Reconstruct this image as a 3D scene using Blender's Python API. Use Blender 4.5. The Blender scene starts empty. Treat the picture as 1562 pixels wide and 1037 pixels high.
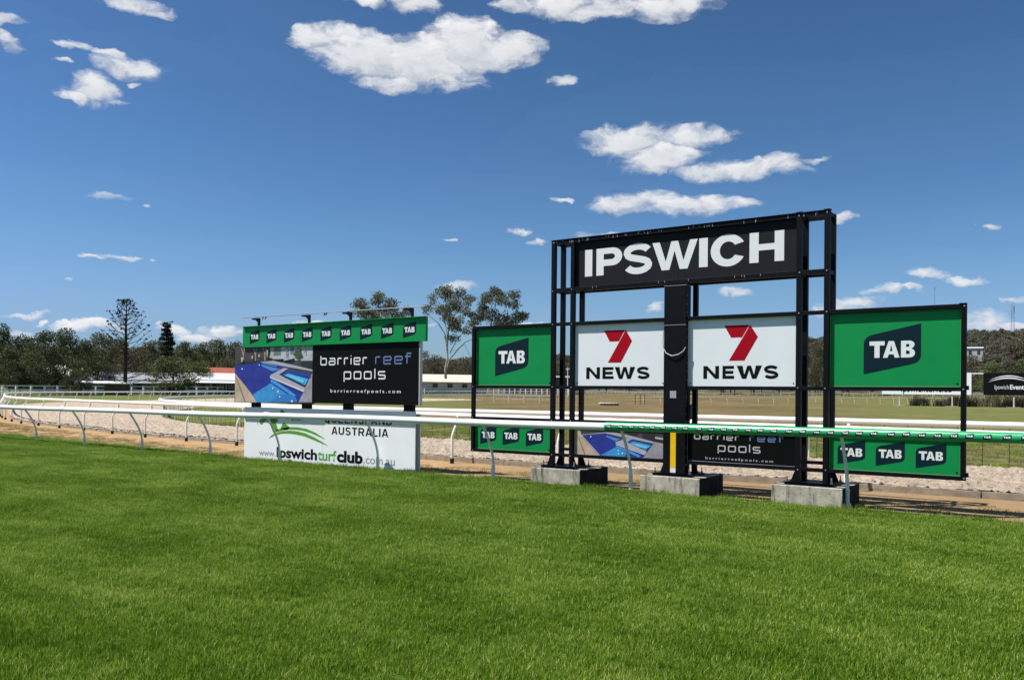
import bpy, math, random
import numpy as np
from mathutils import Vector, Matrix
from mathutils.geometry import tessellate_polygon
sc = bpy.context.scene
R = math.radians
random.seed(7); rng = np.random.default_rng(7)

# ------------------------------------------------------------------ camera
EYE = Vector((5.8985, -13.1015, 1.65))
yaw, pitch, roll = -0.6137, 0.0072, 0.0103
fwd = Vector((math.sin(yaw)*math.cos(pitch), math.cos(yaw)*math.cos(pitch), math.sin(pitch)))
rgt = Vector((math.cos(yaw), -math.sin(yaw), 0)); up = rgt.cross(fwd)
r2 = rgt*math.cos(roll) + up*math.sin(roll)
u2 = up*math.cos(roll) - rgt*math.sin(roll)
camd = bpy.data.cameras.new('camera'); cam = bpy.data.objects.new('camera', camd)
sc.collection.objects.link(cam)
M3 = Matrix((r2, u2, -fwd)).transposed()
cam.matrix_world = Matrix.Translation(EYE) @ M3.to_4x4()
camd.sensor_width = 36; camd.lens = 1290/1562*36
camd.shift_y = (590.54-518.5)/1562
camd.clip_start = .05; camd.clip_end = 6000
sc.camera = cam

# measured outlines and positions, in metres
D={'brick': [(-163.0, 103.1, 4.3), (-157.8, 110.3, 4.5), (-160.8, 106.2, 6.6)],
 'bunya': (-149.6, 77.6, 0.51, 17.7),
 'bunya_small': (-213.2, 126.9, 1.32, 18.9),
 'clouds': [(-0.8328, 0.4075, 0.0449, 0.0198), (-0.855, 0.4127, 0.0221, 0.0136), (-0.7878, 0.3924, 0.0647, 0.0322), (-0.7268, 0.3888, 0.0734, 0.0372), (-0.673, 0.4122, 0.0582, 0.0374), (-0.6225, 0.4056, 0.0451, 0.025),
            (-0.7571, 0.3615, 0.0459, 0.0123), (-0.688, 0.3634, 0.0387, 0.0109), (-0.7189, 0.3737, 0.0696, 0.0194), (-0.6114, 0.4634, 0.0311, 0.0094), (-0.557, 0.4601, 0.0464, 0.0203), (-0.5029, 0.4555, 0.0534, 0.0171),
            (-0.4344, 0.4532, 0.0632, 0.0169), (-0.5298, 0.4471, 0.0308, 0.0109), (-0.7275, 0.4561, 0.0323, 0.0124), (-0.7885, 0.4553, 0.0341, 0.0061), (-1.0387, 0.4165, 0.0381, 0.0106), (-1.0191, 0.4132, 0.0199, 0.0072),
            (-1.1559, 0.3722, 0.0231, 0.008), (-1.1568, 0.35, 0.0126, 0.012), (-1.08, 0.3187, 0.0353, 0.0188), (-1.094, 0.3053, 0.0185, 0.0069), (-1.0411, 0.3465, 0.0406, 0.0127), (-1.0572, 0.355, 0.0257, 0.007),
            (-1.0916, 0.3569, 0.0198, 0.0055), (-1.1127, 0.3417, 0.0084, 0.0034), (-1.0299, 0.3298, 0.0065, 0.0043), (-1.0535, 0.3084, 0.0167, 0.0042), (-0.4785, 0.2976, 0.0567, 0.0201), (-0.4404, 0.2771, 0.0596, 0.0199),
            (-0.4032, 0.2983, 0.0478, 0.0152), (-0.5014, 0.2905, 0.0344, 0.0108), (-0.3515, 0.2561, 0.0779, 0.0135), (-0.3051, 0.262, 0.0293, 0.0119), (-0.3917, 0.2582, 0.0439, 0.0106), (-0.4702, 0.2265, 0.0565, 0.0154),
            (-0.4099, 0.2187, 0.0696, 0.0137), (-0.3657, 0.2192, 0.0361, 0.0091), (-0.5119, 0.187, 0.042, 0.0077), (-0.2703, 0.2659, 0.0178, 0.0037), (-0.2392, 0.1937, 0.0174, 0.0065), (-1.0617, 0.2033, 0.0242, 0.0056),
            (-1.0296, 0.1988, 0.0065, 0.0028), (-1.0527, 0.1444, 0.027, 0.0042), (-1.0828, 0.142, 0.0174, 0.0021), (-1.0984, 0.1132, 0.0098, 0.0027), (-1.0138, 0.1424, 0.0053, 0.0021), (-0.6071, 0.1956, 0.0202, 0.0047),
            (-0.5891, 0.1801, 0.014, 0.0062), (-0.5586, 0.233, 0.0139, 0.0031), (-0.1608, 0.1328, 0.0248, 0.0056), (-0.1208, 0.1264, 0.0261, 0.0055), (-0.1044, 0.1777, 0.0118, 0.0048), (-0.2318, 0.1045, 0.0394, 0.0072),
            (-0.2055, 0.1136, 0.0258, 0.0064), (-0.1701, 0.1143, 0.0138, 0.0042), (-0.5577, 0.3714, 0.0124, 0.007), (-0.4502, 0.1033, 0.0121, 0.0054), (-0.3576, 0.1188, 0.0217, 0.006), (-1.136, 0.0768, 0.0248, 0.004),
            (-1.1505, 0.0759, 0.0115, 0.0033), (-1.1212, 0.0708, 0.0083, 0.002), (-1.088, 0.0662, 0.0249, 0.0062), (-1.0694, 0.0671, 0.0228, 0.0056), (-1.1416, 0.0563, 0.0235, 0.0054), (-0.997, 0.0658, 0.0188, 0.0072),
            (-0.9712, 0.0558, 0.0275, 0.0073), (-0.9403, 0.0627, 0.0352, 0.0096), (-0.6777, 0.1246, 0.0263, 0.007), (-0.686, 0.1803, 0.0093, 0.0023), (-0.1056, 0.0794, 0.0291, 0.0136), (-0.0793, 0.0719, 0.0227, 0.0094),
            (-0.252, 0.0964, 0.0269, 0.0073), (-0.7234, 0.0797, 0.023, 0.0046), (-0.5842, 0.0777, 0.0232, 0.0062), (-0.1419, 0.0875, 0.0243, 0.0055), (-0.0709, 0.1015, 0.0169, 0.004), (-0.8437, 0.073, 0.0445, 0.0076)],
 'euc1': (-130.7, 152.9, 0.82, 29.1),
 'euc2': (-122.9, 162.8, 0.85, 29.6),
 'euc3': (-144.8, 141.7, 0.83, 26.6),
 'fenceposts': [(-136.0, 43.5), (-137.7, 46.2), (-139.4, 48.9), (-140.9, 51.6), (-142.5, 54.4), (-144.0, 57.5), (-145.4, 60.4), (-146.7, 63.3), (-147.9, 66.3), (-149.1, 69.2), (-150.1, 72.1), (-151.1, 75.1), (-152.0, 78.0),
                (-152.8, 80.9), (-153.5, 83.8), (-154.2, 86.6), (-154.8, 89.5), (-155.3, 92.4), (-155.8, 95.2), (-156.2, 97.9), (-156.5, 100.7), (-156.8, 103.5), (-157.1, 106.2), (-157.4, 108.9), (-157.7, 111.7), (-157.9, 114.3),
                (-158.1, 116.9), (-158.3, 119.5), (-158.4, 121.9), (-158.4, 124.4), (-158.5, 126.8), (-158.5, 129.1), (-158.4, 131.4), (-158.4, 133.7), (-158.3, 136.1), (-158.1, 138.4), (-158.0, 140.5), (-157.8, 142.7),
                (-157.6, 144.8), (-157.4, 147.0), (-157.1, 149.2), (-156.9, 151.3), (-156.6, 153.5), (-156.3, 155.5), (-155.9, 157.5), (-155.6, 159.5), (-155.2, 161.5), (-154.9, 163.5), (-154.4, 165.5), (-154.0, 167.5),
                (-153.5, 169.9), (-153.0, 172.1), (-152.4, 174.2), (-151.9, 176.2), (-151.4, 178.2), (-150.8, 180.3), (-150.2, 182.3), (-149.6, 184.2), (-149.0, 186.1), (-148.4, 188.0), (-147.8, 189.9), (-147.2, 191.7),
                (-146.5, 193.6), (-145.9, 195.4), (-145.2, 197.3), (-144.5, 199.1), (-143.8, 201.0), (-142.8, 202.6), (-141.5, 203.5), (-140.1, 204.5), (-138.7, 205.4), (-137.3, 206.3), (-135.9, 207.2), (-134.5, 208.1),
                (-133.1, 209.0), (-131.7, 209.9), (-130.3, 210.7), (-128.9, 211.6)],
 'hill': [(300, -0.97, 0.0399), (640, -0.722, 0.035), (850, -0.56, 0.0415), (1050, -0.408, 0.0551), (1240, -0.272, 0.0618), (1400, -0.166, 0.0659), (1500, -0.105, 0.0672), (1562, -0.069, 0.0663), (1750, 0.031, 0.0607),
          (2100, 0.183, 0.0452)],
 'hillhouse': (-62.8, 583.0, 9.08, 34.0),
 'horse': [[(-10.703, 0.885), (-10.686, 0.944), (-10.601, 0.993), (-10.491, 1.065), (-10.291, 1.076), (-10.158, 0.972), (-10.068, 0.84), (-10.022, 0.733), (-10.108, 0.667), (-10.191, 0.664), (-10.255, 0.768), (-10.345, 0.895),
            (-10.453, 0.944), (-10.55, 0.895), (-10.576, 0.86), (-10.657, 0.849)],
           [(-10.313, 1.069), (-10.138, 1.102), (-10.027, 1.004), (-10.048, 0.918), (-10.113, 0.902), (-10.215, 1.0)],
           [(-9.936, 0.759), (-9.89, 0.846), (-9.853, 0.909), (-9.78, 0.903), (-9.659, 0.836), (-9.595, 0.809), (-9.7, 0.744)],
           [(-10.109, 0.73), (-9.915, 0.779), (-9.616, 0.814), (-9.364, 0.822), (-9.032, 0.794), (-8.747, 0.72), (-8.505, 0.625), (-8.405, 0.58), (-8.545, 0.613), (-8.827, 0.69), (-9.114, 0.747), (-9.405, 0.765), (-9.658, 0.759),
            (-9.871, 0.729), (-10.043, 0.686)],
           [(-10.356, 0.517), (-10.252, 0.604), (-10.108, 0.658), (-9.871, 0.715), (-9.615, 0.735), (-9.362, 0.73), (-9.071, 0.692), (-8.785, 0.614), (-8.543, 0.53), (-8.297, 0.432), (-8.542, 0.487), (-8.825, 0.558),
            (-9.111, 0.624), (-9.403, 0.655), (-9.656, 0.666), (-9.913, 0.651), (-10.129, 0.609)],
           [(-9.947, 1.135), (-9.948, 1.186), (-9.889, 1.216), (-9.815, 1.189), (-9.801, 1.138), (-9.878, 1.114)], [(-9.577, 1.016), (-9.201, 1.039), (-9.233, 0.977), (-9.45, 0.983), (-9.543, 0.96)]],
 'low1': [(-161.8, 76.3, 2.1), (-153.9, 89.7, 2.5), (-160.9, 77.8, 4.3), (-154.4, 88.9, 4.6)],
 'low2': [(-150.8, 85.2, 2.2), (-142.3, 97.6, 2.5)],
 'pole': (-163.8, 92.7, 0.67, 7.5),
 'pole2': (-106.1, 170.4, 0.82, 8.4),
 'pool_big': [('deck_sand', [(-11.415, 2.065), (-11.401, 1.365), (-10.589, 1.377), (-10.747, 1.565), (-11.374, 2.04)]),
              ('wall_dark', [(-11.419, 2.268), (-11.428, 2.69), (-10.109, 2.668), (-10.179, 2.417), (-10.661, 2.416), (-11.101, 2.331)]),
              ('wall_dark2', [(-11.419, 2.268), (-11.101, 2.339), (-10.455, 2.369), (-10.03, 2.407), (-10.028, 2.317), (-10.455, 2.336), (-10.969, 2.288)]),
              ('house_white', [(-10.109, 2.668), (-8.662, 2.674), (-8.655, 2.3), (-9.444, 2.374), (-10.03, 2.407), (-10.179, 2.433)]), ('house_grey', [(-9.985, 2.665), (-9.74, 2.667), (-9.736, 2.474), (-9.981, 2.462)]),
              ('house_grey', [(-9.402, 2.66), (-9.283, 2.66), (-9.28, 2.498), (-9.399, 2.484)]), ('plant_green', [(-9.211, 2.624), (-9.023, 2.572), (-9.067, 2.415), (-9.208, 2.418)]),
              ('lounger_dark', [(-10.005, 2.398), (-9.662, 2.393), (-9.685, 2.329), (-9.979, 2.333)]), ('lounger_dark', [(-9.637, 2.352), (-9.255, 2.403), (-9.277, 2.308), (-9.587, 2.272)]),
              ('lounger_dark', [(-9.03, 2.344), (-8.656, 2.339), (-8.653, 2.152), (-9.028, 2.218)]), ('lounger_white', [(-9.019, 2.383), (-8.657, 2.393), (-8.656, 2.334), (-9.03, 2.336)]),
              ('coping', [(-10.455, 2.336), (-9.979, 2.349), (-9.443, 2.27), (-8.653, 2.136), (-8.652, 2.097), (-9.465, 2.198), (-10.378, 2.322)]),
              ('water_deep', [(-11.418, 2.234), (-10.455, 2.331), (-9.537, 2.199), (-10.097, 2.009), (-10.07, 1.928), (-8.913, 1.66), (-9.095, 1.399), (-10.576, 1.377), (-10.747, 1.565), (-11.375, 2.065)]),
              ('water_light', [(-10.377, 2.273), (-9.73, 2.153), (-10.024, 2.106), (-10.427, 2.24)]), ('water_step', [(-10.708, 1.565), (-10.068, 1.831), (-9.478, 1.576), (-9.619, 1.391), (-10.576, 1.377)]),
              ('water_ledge', [(-10.07, 1.928), (-9.996, 1.928), (-9.192, 1.563), (-9.238, 1.515), (-10.069, 1.863)]),
              ('water_arc', [(-10.06, 1.409), (-9.816, 1.541), (-9.43, 1.593), (-9.191, 1.516), (-9.13, 1.398), (-10.06, 1.385)]),
              ('coping', [(-10.097, 2.018), (-9.609, 2.184), (-9.453, 2.166), (-9.777, 2.028), (-8.868, 1.723), (-8.913, 1.66), (-10.071, 1.985)]),
              ('water_spa_dark', [(-9.716, 2.032), (-9.44, 2.142), (-8.666, 2.02), (-8.756, 1.895), (-8.881, 1.778), (-9.056, 1.832)]),
              ('water_spa', [(-9.606, 2.008), (-9.439, 2.055), (-8.779, 1.926), (-8.892, 1.785), (-9.056, 1.84)]), ('deck_grey', [(-8.651, 2.051), (-8.64, 1.405), (-9.095, 1.399), (-8.902, 1.676), (-8.857, 1.77)]),
              ('light_dot', [(-10.012, 1.717), (-9.987, 1.742), (-9.962, 1.718), (-9.986, 1.685)]), ('light_dot', [(-9.83, 1.638), (-9.804, 1.665), (-9.777, 1.638), (-9.803, 1.602)]),
              ('light_dot', [(-9.762, 1.518), (-9.741, 1.539), (-9.718, 1.518), (-9.74, 1.49)]), ('light_dot', [(-9.344, 1.427), (-9.313, 1.451), (-9.284, 1.428), (-9.296, 1.399), (-9.336, 1.398)]),
              ('light_dot', [(-11.151, 2.173), (-11.12, 2.197), (-11.088, 2.172), (-11.119, 2.147)]), ('light_dot', [(-10.504, 2.258), (-10.484, 2.277), (-10.463, 2.257), (-10.483, 2.238)]),
              ('water_light', [(-10.378, 2.319), (-9.829, 2.226), (-9.853, 2.202), (-10.403, 2.293)]), ('water_spa_hi', [(-9.582, 2.016), (-9.342, 2.007), (-8.894, 1.895), (-8.94, 1.832), (-9.198, 1.911)]),
              ('water_spa_dark', [(-9.392, 2.102), (-8.689, 1.989), (-8.711, 1.95), (-9.415, 2.067)]), ('coping_edge', [(-10.096, 1.993), (-8.902, 1.668), (-8.913, 1.629), (-10.083, 1.953)]),
              ('deck_line', [(-11.373, 1.997), (-11.36, 1.997), (-10.977, 1.371), (-10.998, 1.371)]), ('lounger_white', [(-9.613, 2.376), (-9.278, 2.411), (-9.302, 2.384), (-9.588, 2.347)]),
              ('lounger_white', [(-9.98, 2.414), (-9.686, 2.409), (-9.698, 2.384), (-9.967, 2.388)]), ('house_grey', [(-9.522, 2.654), (-9.493, 2.655), (-9.489, 2.422), (-9.517, 2.415)]),
              ('house_grey', [(-8.908, 2.651), (-8.88, 2.651), (-8.877, 2.506), (-8.905, 2.499)]), ('plant_green', [(-9.153, 2.638), (-9.094, 2.637), (-8.974, 2.461), (-9.113, 2.385), (-9.279, 2.466)]),
              ('wall_dark2', [(-10.183, 2.645), (-10.109, 2.644), (-10.179, 2.433), (-10.229, 2.426)]), ('uplight', [(-11.156, 2.449), (-11.09, 2.448), (-11.101, 2.339), (-11.138, 2.34)]),
              ('uplight', [(-10.765, 2.476), (-10.708, 2.475), (-10.717, 2.409), (-10.753, 2.409)]), ('uplight', [(-10.509, 2.504), (-10.458, 2.503), (-10.467, 2.446), (-10.497, 2.447)]),
              ('uplight', [(-10.212, 2.597), (-10.167, 2.596), (-10.175, 2.449), (-10.2, 2.45)])],
 'pool_low': [('deck_sand', [(-1.987, 1.037), (-1.838, 1.042), (-1.84, 0.917), (-1.452, 0.561), (-1.981, 0.565)]), ('wall_dark', [(-1.871, 1.041), (-1.343, 1.058), (-1.167, 0.986), (-1.342, 0.973), (-1.837, 0.922)]),
              ('coping', [(-1.84, 0.922), (-1.342, 0.98), (-1.167, 0.981), (-0.921, 0.951), (-0.405, 0.852), (-0.417, 0.825), (-0.92, 0.897), (-1.342, 0.963), (-1.817, 0.909)]),
              ('lounger_dark', [(-0.933, 1.005), (-0.703, 1.008), (-0.727, 0.947), (-0.921, 0.951)]), ('lounger_dark', [(-0.643, 0.994), (-0.389, 0.987), (-0.406, 0.858), (-0.607, 0.898)]),
              ('lounger_dark', [(-0.389, 0.917), (-0.234, 0.891), (-0.233, 0.833), (-0.388, 0.853)]), ('lounger_white', [(-0.383, 0.939), (-0.234, 0.923), (-0.234, 0.891), (-0.388, 0.906)]),
              ('water_deep', [(-1.83, 0.914), (-1.342, 0.967), (-1.042, 0.881), (-1.141, 0.811), (-1.115, 0.768), (-0.562, 0.632), (-0.609, 0.568), (-1.452, 0.561)]),
              ('water_light', [(-1.317, 0.926), (-1.042, 0.87), (-1.141, 0.833), (-1.342, 0.911)]), ('water_step', [(-1.439, 0.564), (-1.127, 0.734), (-0.917, 0.645), (-0.953, 0.562)]),
              ('water_ledge', [(-1.134, 0.773), (-1.103, 0.777), (-0.651, 0.604), (-0.687, 0.57), (-1.127, 0.734)]),
              ('coping', [(-1.147, 0.816), (-0.92, 0.891), (-0.817, 0.884), (-0.919, 0.826), (-0.539, 0.685), (-0.562, 0.632), (-1.115, 0.784)]),
              ('water_spa_dark', [(-0.913, 0.829), (-0.81, 0.87), (-0.428, 0.808), (-0.539, 0.691)]), ('water_spa', [(-0.858, 0.817), (-0.786, 0.842), (-0.464, 0.785), (-0.557, 0.706)]),
              ('deck_grey', [(-0.388, 0.853), (-0.233, 0.83), (-0.23, 0.562), (-0.603, 0.567), (-0.557, 0.636)]), ('light_dot', [(-1.099, 0.67), (-1.087, 0.683), (-1.073, 0.671), (-1.087, 0.656)]),
              ('light_dot', [(-1.089, 0.615), (-1.077, 0.629), (-1.063, 0.616), (-1.076, 0.601)]), ('light_dot', [(-1.015, 0.63), (-1.001, 0.644), (-0.984, 0.631), (-1.0, 0.611)]),
              ('light_dot', [(-1.65, 0.893), (-1.635, 0.908), (-1.618, 0.894), (-1.635, 0.878)]), ('water_spa_hi', [(-0.846, 0.807), (-0.677, 0.803), (-0.51, 0.751), (-0.569, 0.732), (-0.701, 0.753)]),
              ('coping_edge', [(-1.138, 0.789), (-0.568, 0.632), (-0.574, 0.619), (-1.121, 0.77)]), ('deck_line', [(-1.911, 0.906), (-1.903, 0.906), (-1.754, 0.56), (-1.763, 0.559)]),
              ('coping_edge', [(-1.833, 0.918), (-1.822, 0.918), (-1.442, 0.564), (-1.454, 0.564)])],
 'roofgrey': [(-147.8, 171.2, 5.7), (-141.5, 176.3, 5.8)],
 'shed_white': [(-157.3, 67.4, 3.0), (-154.5, 72.9, 3.1), (-156.3, 69.5, 4.9)],
 'shedcream': [(-142.9, 155.7, 3.1), (-134.0, 163.1, 3.2), (-142.9, 155.7, 5.5), (-135.4, 162.0, 5.6)],
 'tower': (-64.6, 834.0, 19.2, 71.4),
 'trees': [('dark', -164.8, 58.3, 0.55, 11.6, 8.6), ('dark', -177.1, 67.6, 0.67, 13.6, 5.3), ('dark', -166.8, 66.1, 0.59, 11.4, 7.4), ('dark', -154.3, 64.5, 0.49, 11.6, 8.6), ('dark', -159.9, 71.2, 0.55, 12.5, 8.7),
           ('dark', -161.9, 76.1, 0.59, 10.9, 6.8), ('mid', -192.7, 96.8, 0.94, 14.1, 8.8), ('mid', -195.3, 102.4, 0.99, 13.2, 9.9), ('brown', -184.8, 100.5, 0.89, 10.8, 10.3), ('mid', -195.9, 111.2, 1.05, 13.1, 8.8),
           ('green', -153.6, 90.2, 0.59, 7.8, 12.5), ('mid', -208.1, 129.2, 1.29, 14.0, 9.2), ('mid', -209.7, 135.8, 1.35, 14.0, 9.3), ('mid', -211.1, 142.5, 1.41, 15.3, 10.8), ('mid', -204.4, 143.1, 1.35, 14.7, 8.1),
           ('mid', -209.1, 153.5, 1.48, 15.4, 10.5), ('green', -163.3, 102.7, 0.72, 7.3, 9.5), ('green', -164.6, 91.5, 0.68, 6.4, 6.2), ('mid', -223.1, 133.7, 1.48, 14.9, 6.3), ('mid', -188.7, 143.8, 1.2, 13.9, 9.7),
           ('mid', -193.2, 154.1, 1.32, 15.2, 9.3), ('brown', -193.5, 132.7, 1.16, 9.6, 7.7), ('brown', -165.1, 182.7, 1.32, 12.8, 7.3), ('brown', -163.7, 186.6, 1.35, 12.0, 6.9), ('brown', -164.7, 196.2, 1.45, 10.2, 7.5),
           ('brown', -167.3, 206.9, 1.59, 11.1, 7.4), ('mid', -169.4, 217.9, 1.73, 12.1, 9.0), ('mid', -164.0, 221.9, 1.73, 11.5, 9.9), ('brown', -163.2, 234.7, 1.88, 12.6, 10.2), ('brown', -157.0, 238.8, 1.88, 13.8, 10.2),
           ('mid', -151.1, 242.5, 1.88, 13.6, 9.3), ('brown', -150.2, 254.7, 2.03, 12.3, 10.6), ('dark', -151.1, 57.2, 0.45, 8.3, 6.7), ('dark', -147.9, 59.4, 0.43, 7.4, 5.8), ('mid', -167.6, 82.2, 0.66, 7.7, 7.7),
           ('brown', -167.9, 85.9, 0.67, 6.4, 6.8), ('dark', -146.4, 66.9, 0.45, 6.3, 5.3), ('dark', -171.2, 55.8, 0.59, 12.2, 10.3), ('mid', -143.4, 258.6, 2.03, 13.1, 10.6), ('brown', -140.7, 271.4, 2.19, 14.6, 10.9),
           ('mid', -127.9, 299.5, 2.52, 17.3, 12.1), ('mid', -117.4, 303.7, 2.52, 17.8, 13.2), ('brown', -105.9, 308.0, 2.52, 18.3, 13.2), ('brown', -83.8, 304.5, 2.35, 19.7, 10.2), ('mid', -78.8, 300.7, 2.27, 17.8, 9.1),
           ('brown', -32.3, 314.7, 2.35, 14.4, 10.2), ('green', -25.8, 305.3, 2.19, 11.2, 9.9), ('brown', -21.1, 315.8, 2.35, 13.1, 11.3), ('green', -14.9, 296.2, 2.03, 11.5, 10.6), ('mid', -9.9, 316.5, 2.35, 15.1, 12.8),
           ('brown', -2.7, 316.8, 2.35, 16.1, 15.3)]}

# ------------------------------------------------------------------ world, sun, exposure
SUN = Vector((-.43, -.38, 1)).normalized()
elev = math.asin(SUN.z); azim = math.atan2(SUN.x, SUN.y)
world = bpy.data.worlds.new('World'); sc.world = world; world.use_nodes = True
wt = world.node_tree; wn = wt.nodes; wl = wt.links; wn.clear()
def nn(tree, typ, **kw):
    n = tree.nodes.new(typ)
    for k, v in kw.items(): setattr(n, k, v)
    return n
def M(tree, op, a, b=None, c=None, clamp=False):
    n = tree.nodes.new('ShaderNodeMath'); n.operation = op; n.use_clamp = clamp
    for i, v in enumerate((a, b, c)):
        if v is None: continue
        if isinstance(v, (int, float)): n.inputs[i].default_value = v
        else: tree.links.new(v, n.inputs[i])
    return n.outputs[0]
sky = nn(wt, 'ShaderNodeTexSky', sky_type='NISHITA', sun_disc=False)
sky.sun_elevation = elev; sky.sun_rotation = azim
sky.air_density = 1.0; sky.dust_density = .35; sky.ozone_density = 2.2; sky.altitude = 50
scol = nn(wt, 'ShaderNodeSeparateColor'); wl.new(sky.outputs[0], scol.inputs[0]); hsv = nn(wt, 'ShaderNodeCombineColor')
for k_, (ga, mu, cap) in enumerate(((1.50, .372, 4.2), (1.36, .538, 5.3), (1.50, .485, 7.6))):   # an even colour grade over the whole sky
    wl.new(M(wt, 'MULTIPLY', M(wt, 'POWER', M(wt, 'SMOOTH_MIN', scol.outputs[k_], cap, 1.6), ga), mu), hsv.inputs[k_])
tc = nn(wt, 'ShaderNodeTexCoord'); sep = nn(wt, 'ShaderNodeSeparateXYZ'); wl.new(tc.outputs['Generated'], sep.inputs[0])
X, Y, Z = sep.outputs
az = M(wt, 'ARCTAN2', X, Y)
hyp = M(wt, 'SQRT', M(wt, 'ADD', M(wt, 'MULTIPLY', X, X), M(wt, 'MULTIPLY', Y, Y)))
te = M(wt, 'DIVIDE', Z, M(wt, 'MAXIMUM', hyp, .02))
cmb = nn(wt, 'ShaderNodeCombineXYZ'); wl.new(az, cmb.inputs[0]); wl.new(te, cmb.inputs[1])
def noise(tree, vec, scale, detail, rough=.55, sc3=None, dim='3D'):
    if sc3:
        m = nn(tree, 'ShaderNodeMapping'); m.inputs['Scale'].default_value = sc3; tree.links.new(vec, m.inputs[0]); vec = m.outputs[0]
    n = nn(tree, 'ShaderNodeTexNoise'); n.noise_dimensions = dim
    n.inputs['Scale'].default_value = scale; n.inputs['Detail'].default_value = detail; n.inputs['Roughness'].default_value = rough
    if vec is not None: tree.links.new(vec, n.inputs['Vector'])
    return n
wz = noise(wt, cmb.outputs[0], 17, 5, .6, (1, 1.5, 1))
v1 = nn(wt, 'ShaderNodeVectorMath', operation='SUBTRACT'); wl.new(wz.outputs['Color'], v1.inputs[0]); v1.inputs[1].default_value = (.5, .5, .5)
v2 = nn(wt, 'ShaderNodeVectorMath', operation='MULTIPLY'); wl.new(v1.outputs[0], v2.inputs[0]); v2.inputs[1].default_value = (.070, .034, 0)
v3 = nn(wt, 'ShaderNodeVectorMath', operation='ADD'); wl.new(cmb.outputs[0], v3.inputs[0]); wl.new(v2.outputs[0], v3.inputs[1])
acc = None; accv = None
for (cx, cy, rx, ry) in D['clouds']:
    a = nn(wt, 'ShaderNodeVectorMath', operation='SUBTRACT'); wl.new(v3.outputs[0], a.inputs[0]); a.inputs[1].default_value = (cx, cy, 0)
    b = nn(wt, 'ShaderNodeVectorMath', operation='MULTIPLY'); wl.new(a.outputs[0], b.inputs[0]); b.inputs[1].default_value = (.93/rx, .93/ry, 0)
    l = nn(wt, 'ShaderNodeVectorMath', operation='DOT_PRODUCT'); wl.new(b.outputs[0], l.inputs[0]); wl.new(b.outputs[0], l.inputs[1])
    strength = min(1.0, .50 + ry*15)
    m = M(wt, 'MULTIPLY_ADD', l.outputs['Value'], -strength, strength)
    by = nn(wt, 'ShaderNodeVectorMath', operation='DOT_PRODUCT'); wl.new(b.outputs[0], by.inputs[0]); by.inputs[1].default_value = (-.25, 1, 0)
    if acc is None: acc, accv = m, by.outputs['Value']
    else:
        gt = M(wt, 'GREATER_THAN', m, acc); accv = M(wt, 'MULTIPLY_ADD', gt, M(wt, 'SUBTRACT', by.outputs['Value'], accv), accv); acc = M(wt, 'MAXIMUM', acc, m)
# the same fair-weather cumulus goes on all round outside the frame
oz = noise(wt, cmb.outputs[0], 3.2, 6, .55, (1, 2.6, 1))
out_az = M(wt, 'SMOOTH_MIN', M(wt, 'MULTIPLY', M(wt, 'SUBTRACT', M(wt, 'ABSOLUTE', M(wt, 'ADD', az, .614)), .66), 6), 1.0, .1)
out_el = M(wt, 'MULTIPLY', M(wt, 'SUBTRACT', te, .56), 5)
outm = M(wt, 'MINIMUM', M(wt, 'MAXIMUM', M(wt, 'MAXIMUM', out_az, out_el), 0.0), 1.0)
oc = M(wt, 'MULTIPLY', M(wt, 'MULTIPLY', M(wt, 'SUBTRACT', oz.outputs[0], .56), 5.5), outm)
acc = M(wt, 'MAXIMUM', acc, oc)
fine = noise(wt, v3.outputs[0], 30, 8, .60, (1, 1.7, 1))
body_ = M(wt, 'MINIMUM', M(wt, 'MULTIPLY', M(wt, 'MAXIMUM', acc, 0.0), 7.0), 1.0)
den = M(wt, 'ADD', acc, M(wt, 'MULTIPLY', M(wt, 'MULTIPLY', M(wt, 'SUBTRACT', fine.outputs[0], .52), 1.7), body_))
mr = nn(wt, 'ShaderNodeMapRange', interpolation_type='SMOOTHSTEP'); wl.new(den, mr.inputs[0])
mr.inputs[1].default_value = -.05; mr.inputs[2].default_value = .74
mask = M(wt, 'MULTIPLY', mr.outputs[0], .93)
mask = M(wt, 'MULTIPLY', mask, M(wt, 'GREATER_THAN', Z, 0.0))
ccr = nn(wt, 'ShaderNodeValToRGB')
shade = M(wt, 'ADD', M(wt, 'MULTIPLY_ADD', accv, .24, .24), M(wt, 'MULTIPLY', fine.outputs[0], .62))
wl.new(shade, ccr.inputs[0])
e = ccr.color_ramp.elements; e[0].position = .30; e[0].color = (5.6, 6.1, 7.0, 1); e[1].position = .80; e[1].color = (11.0, 11.0, 11.0, 1)
k = ccr.color_ramp.elements.new(.52); k.color = (8.6, 8.8, 9.1, 1)
mx = nn(wt, 'ShaderNodeMixRGB'); wl.new(mask, mx.inputs[0]); wl.new(hsv.outputs[0], mx.inputs[1]); wl.new(ccr.outputs[0], mx.inputs[2])
bg = nn(wt, 'ShaderNodeBackground'); bg.inputs['Strength'].default_value = .0665; wl.new(mx.outputs[0], bg.inputs[0])
wo = nn(wt, 'ShaderNodeOutputWorld'); wl.new(bg.outputs[0], wo.inputs[0])
sl = bpy.data.lights.new('sun', 'SUN'); sl.energy = 5.0; sl.angle = R(.5); sl.color = (1, .965, .91)
so = bpy.data.objects.new('sun', sl); sc.collection.objects.link(so); so.rotation_euler = (-SUN).to_track_quat('-Z', 'Y').to_euler()
so.location = (0, 0, 30)
sc.view_settings.view_transform = 'Standard'; sc.view_settings.look = 'None'
sc.view_settings.exposure = .42; sc.view_settings.gamma = 1; sc.view_settings.use_curve_mapping = False
sc.cycles.max_bounces = 6; sc.cycles.transparent_max_bounces = 8

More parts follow.
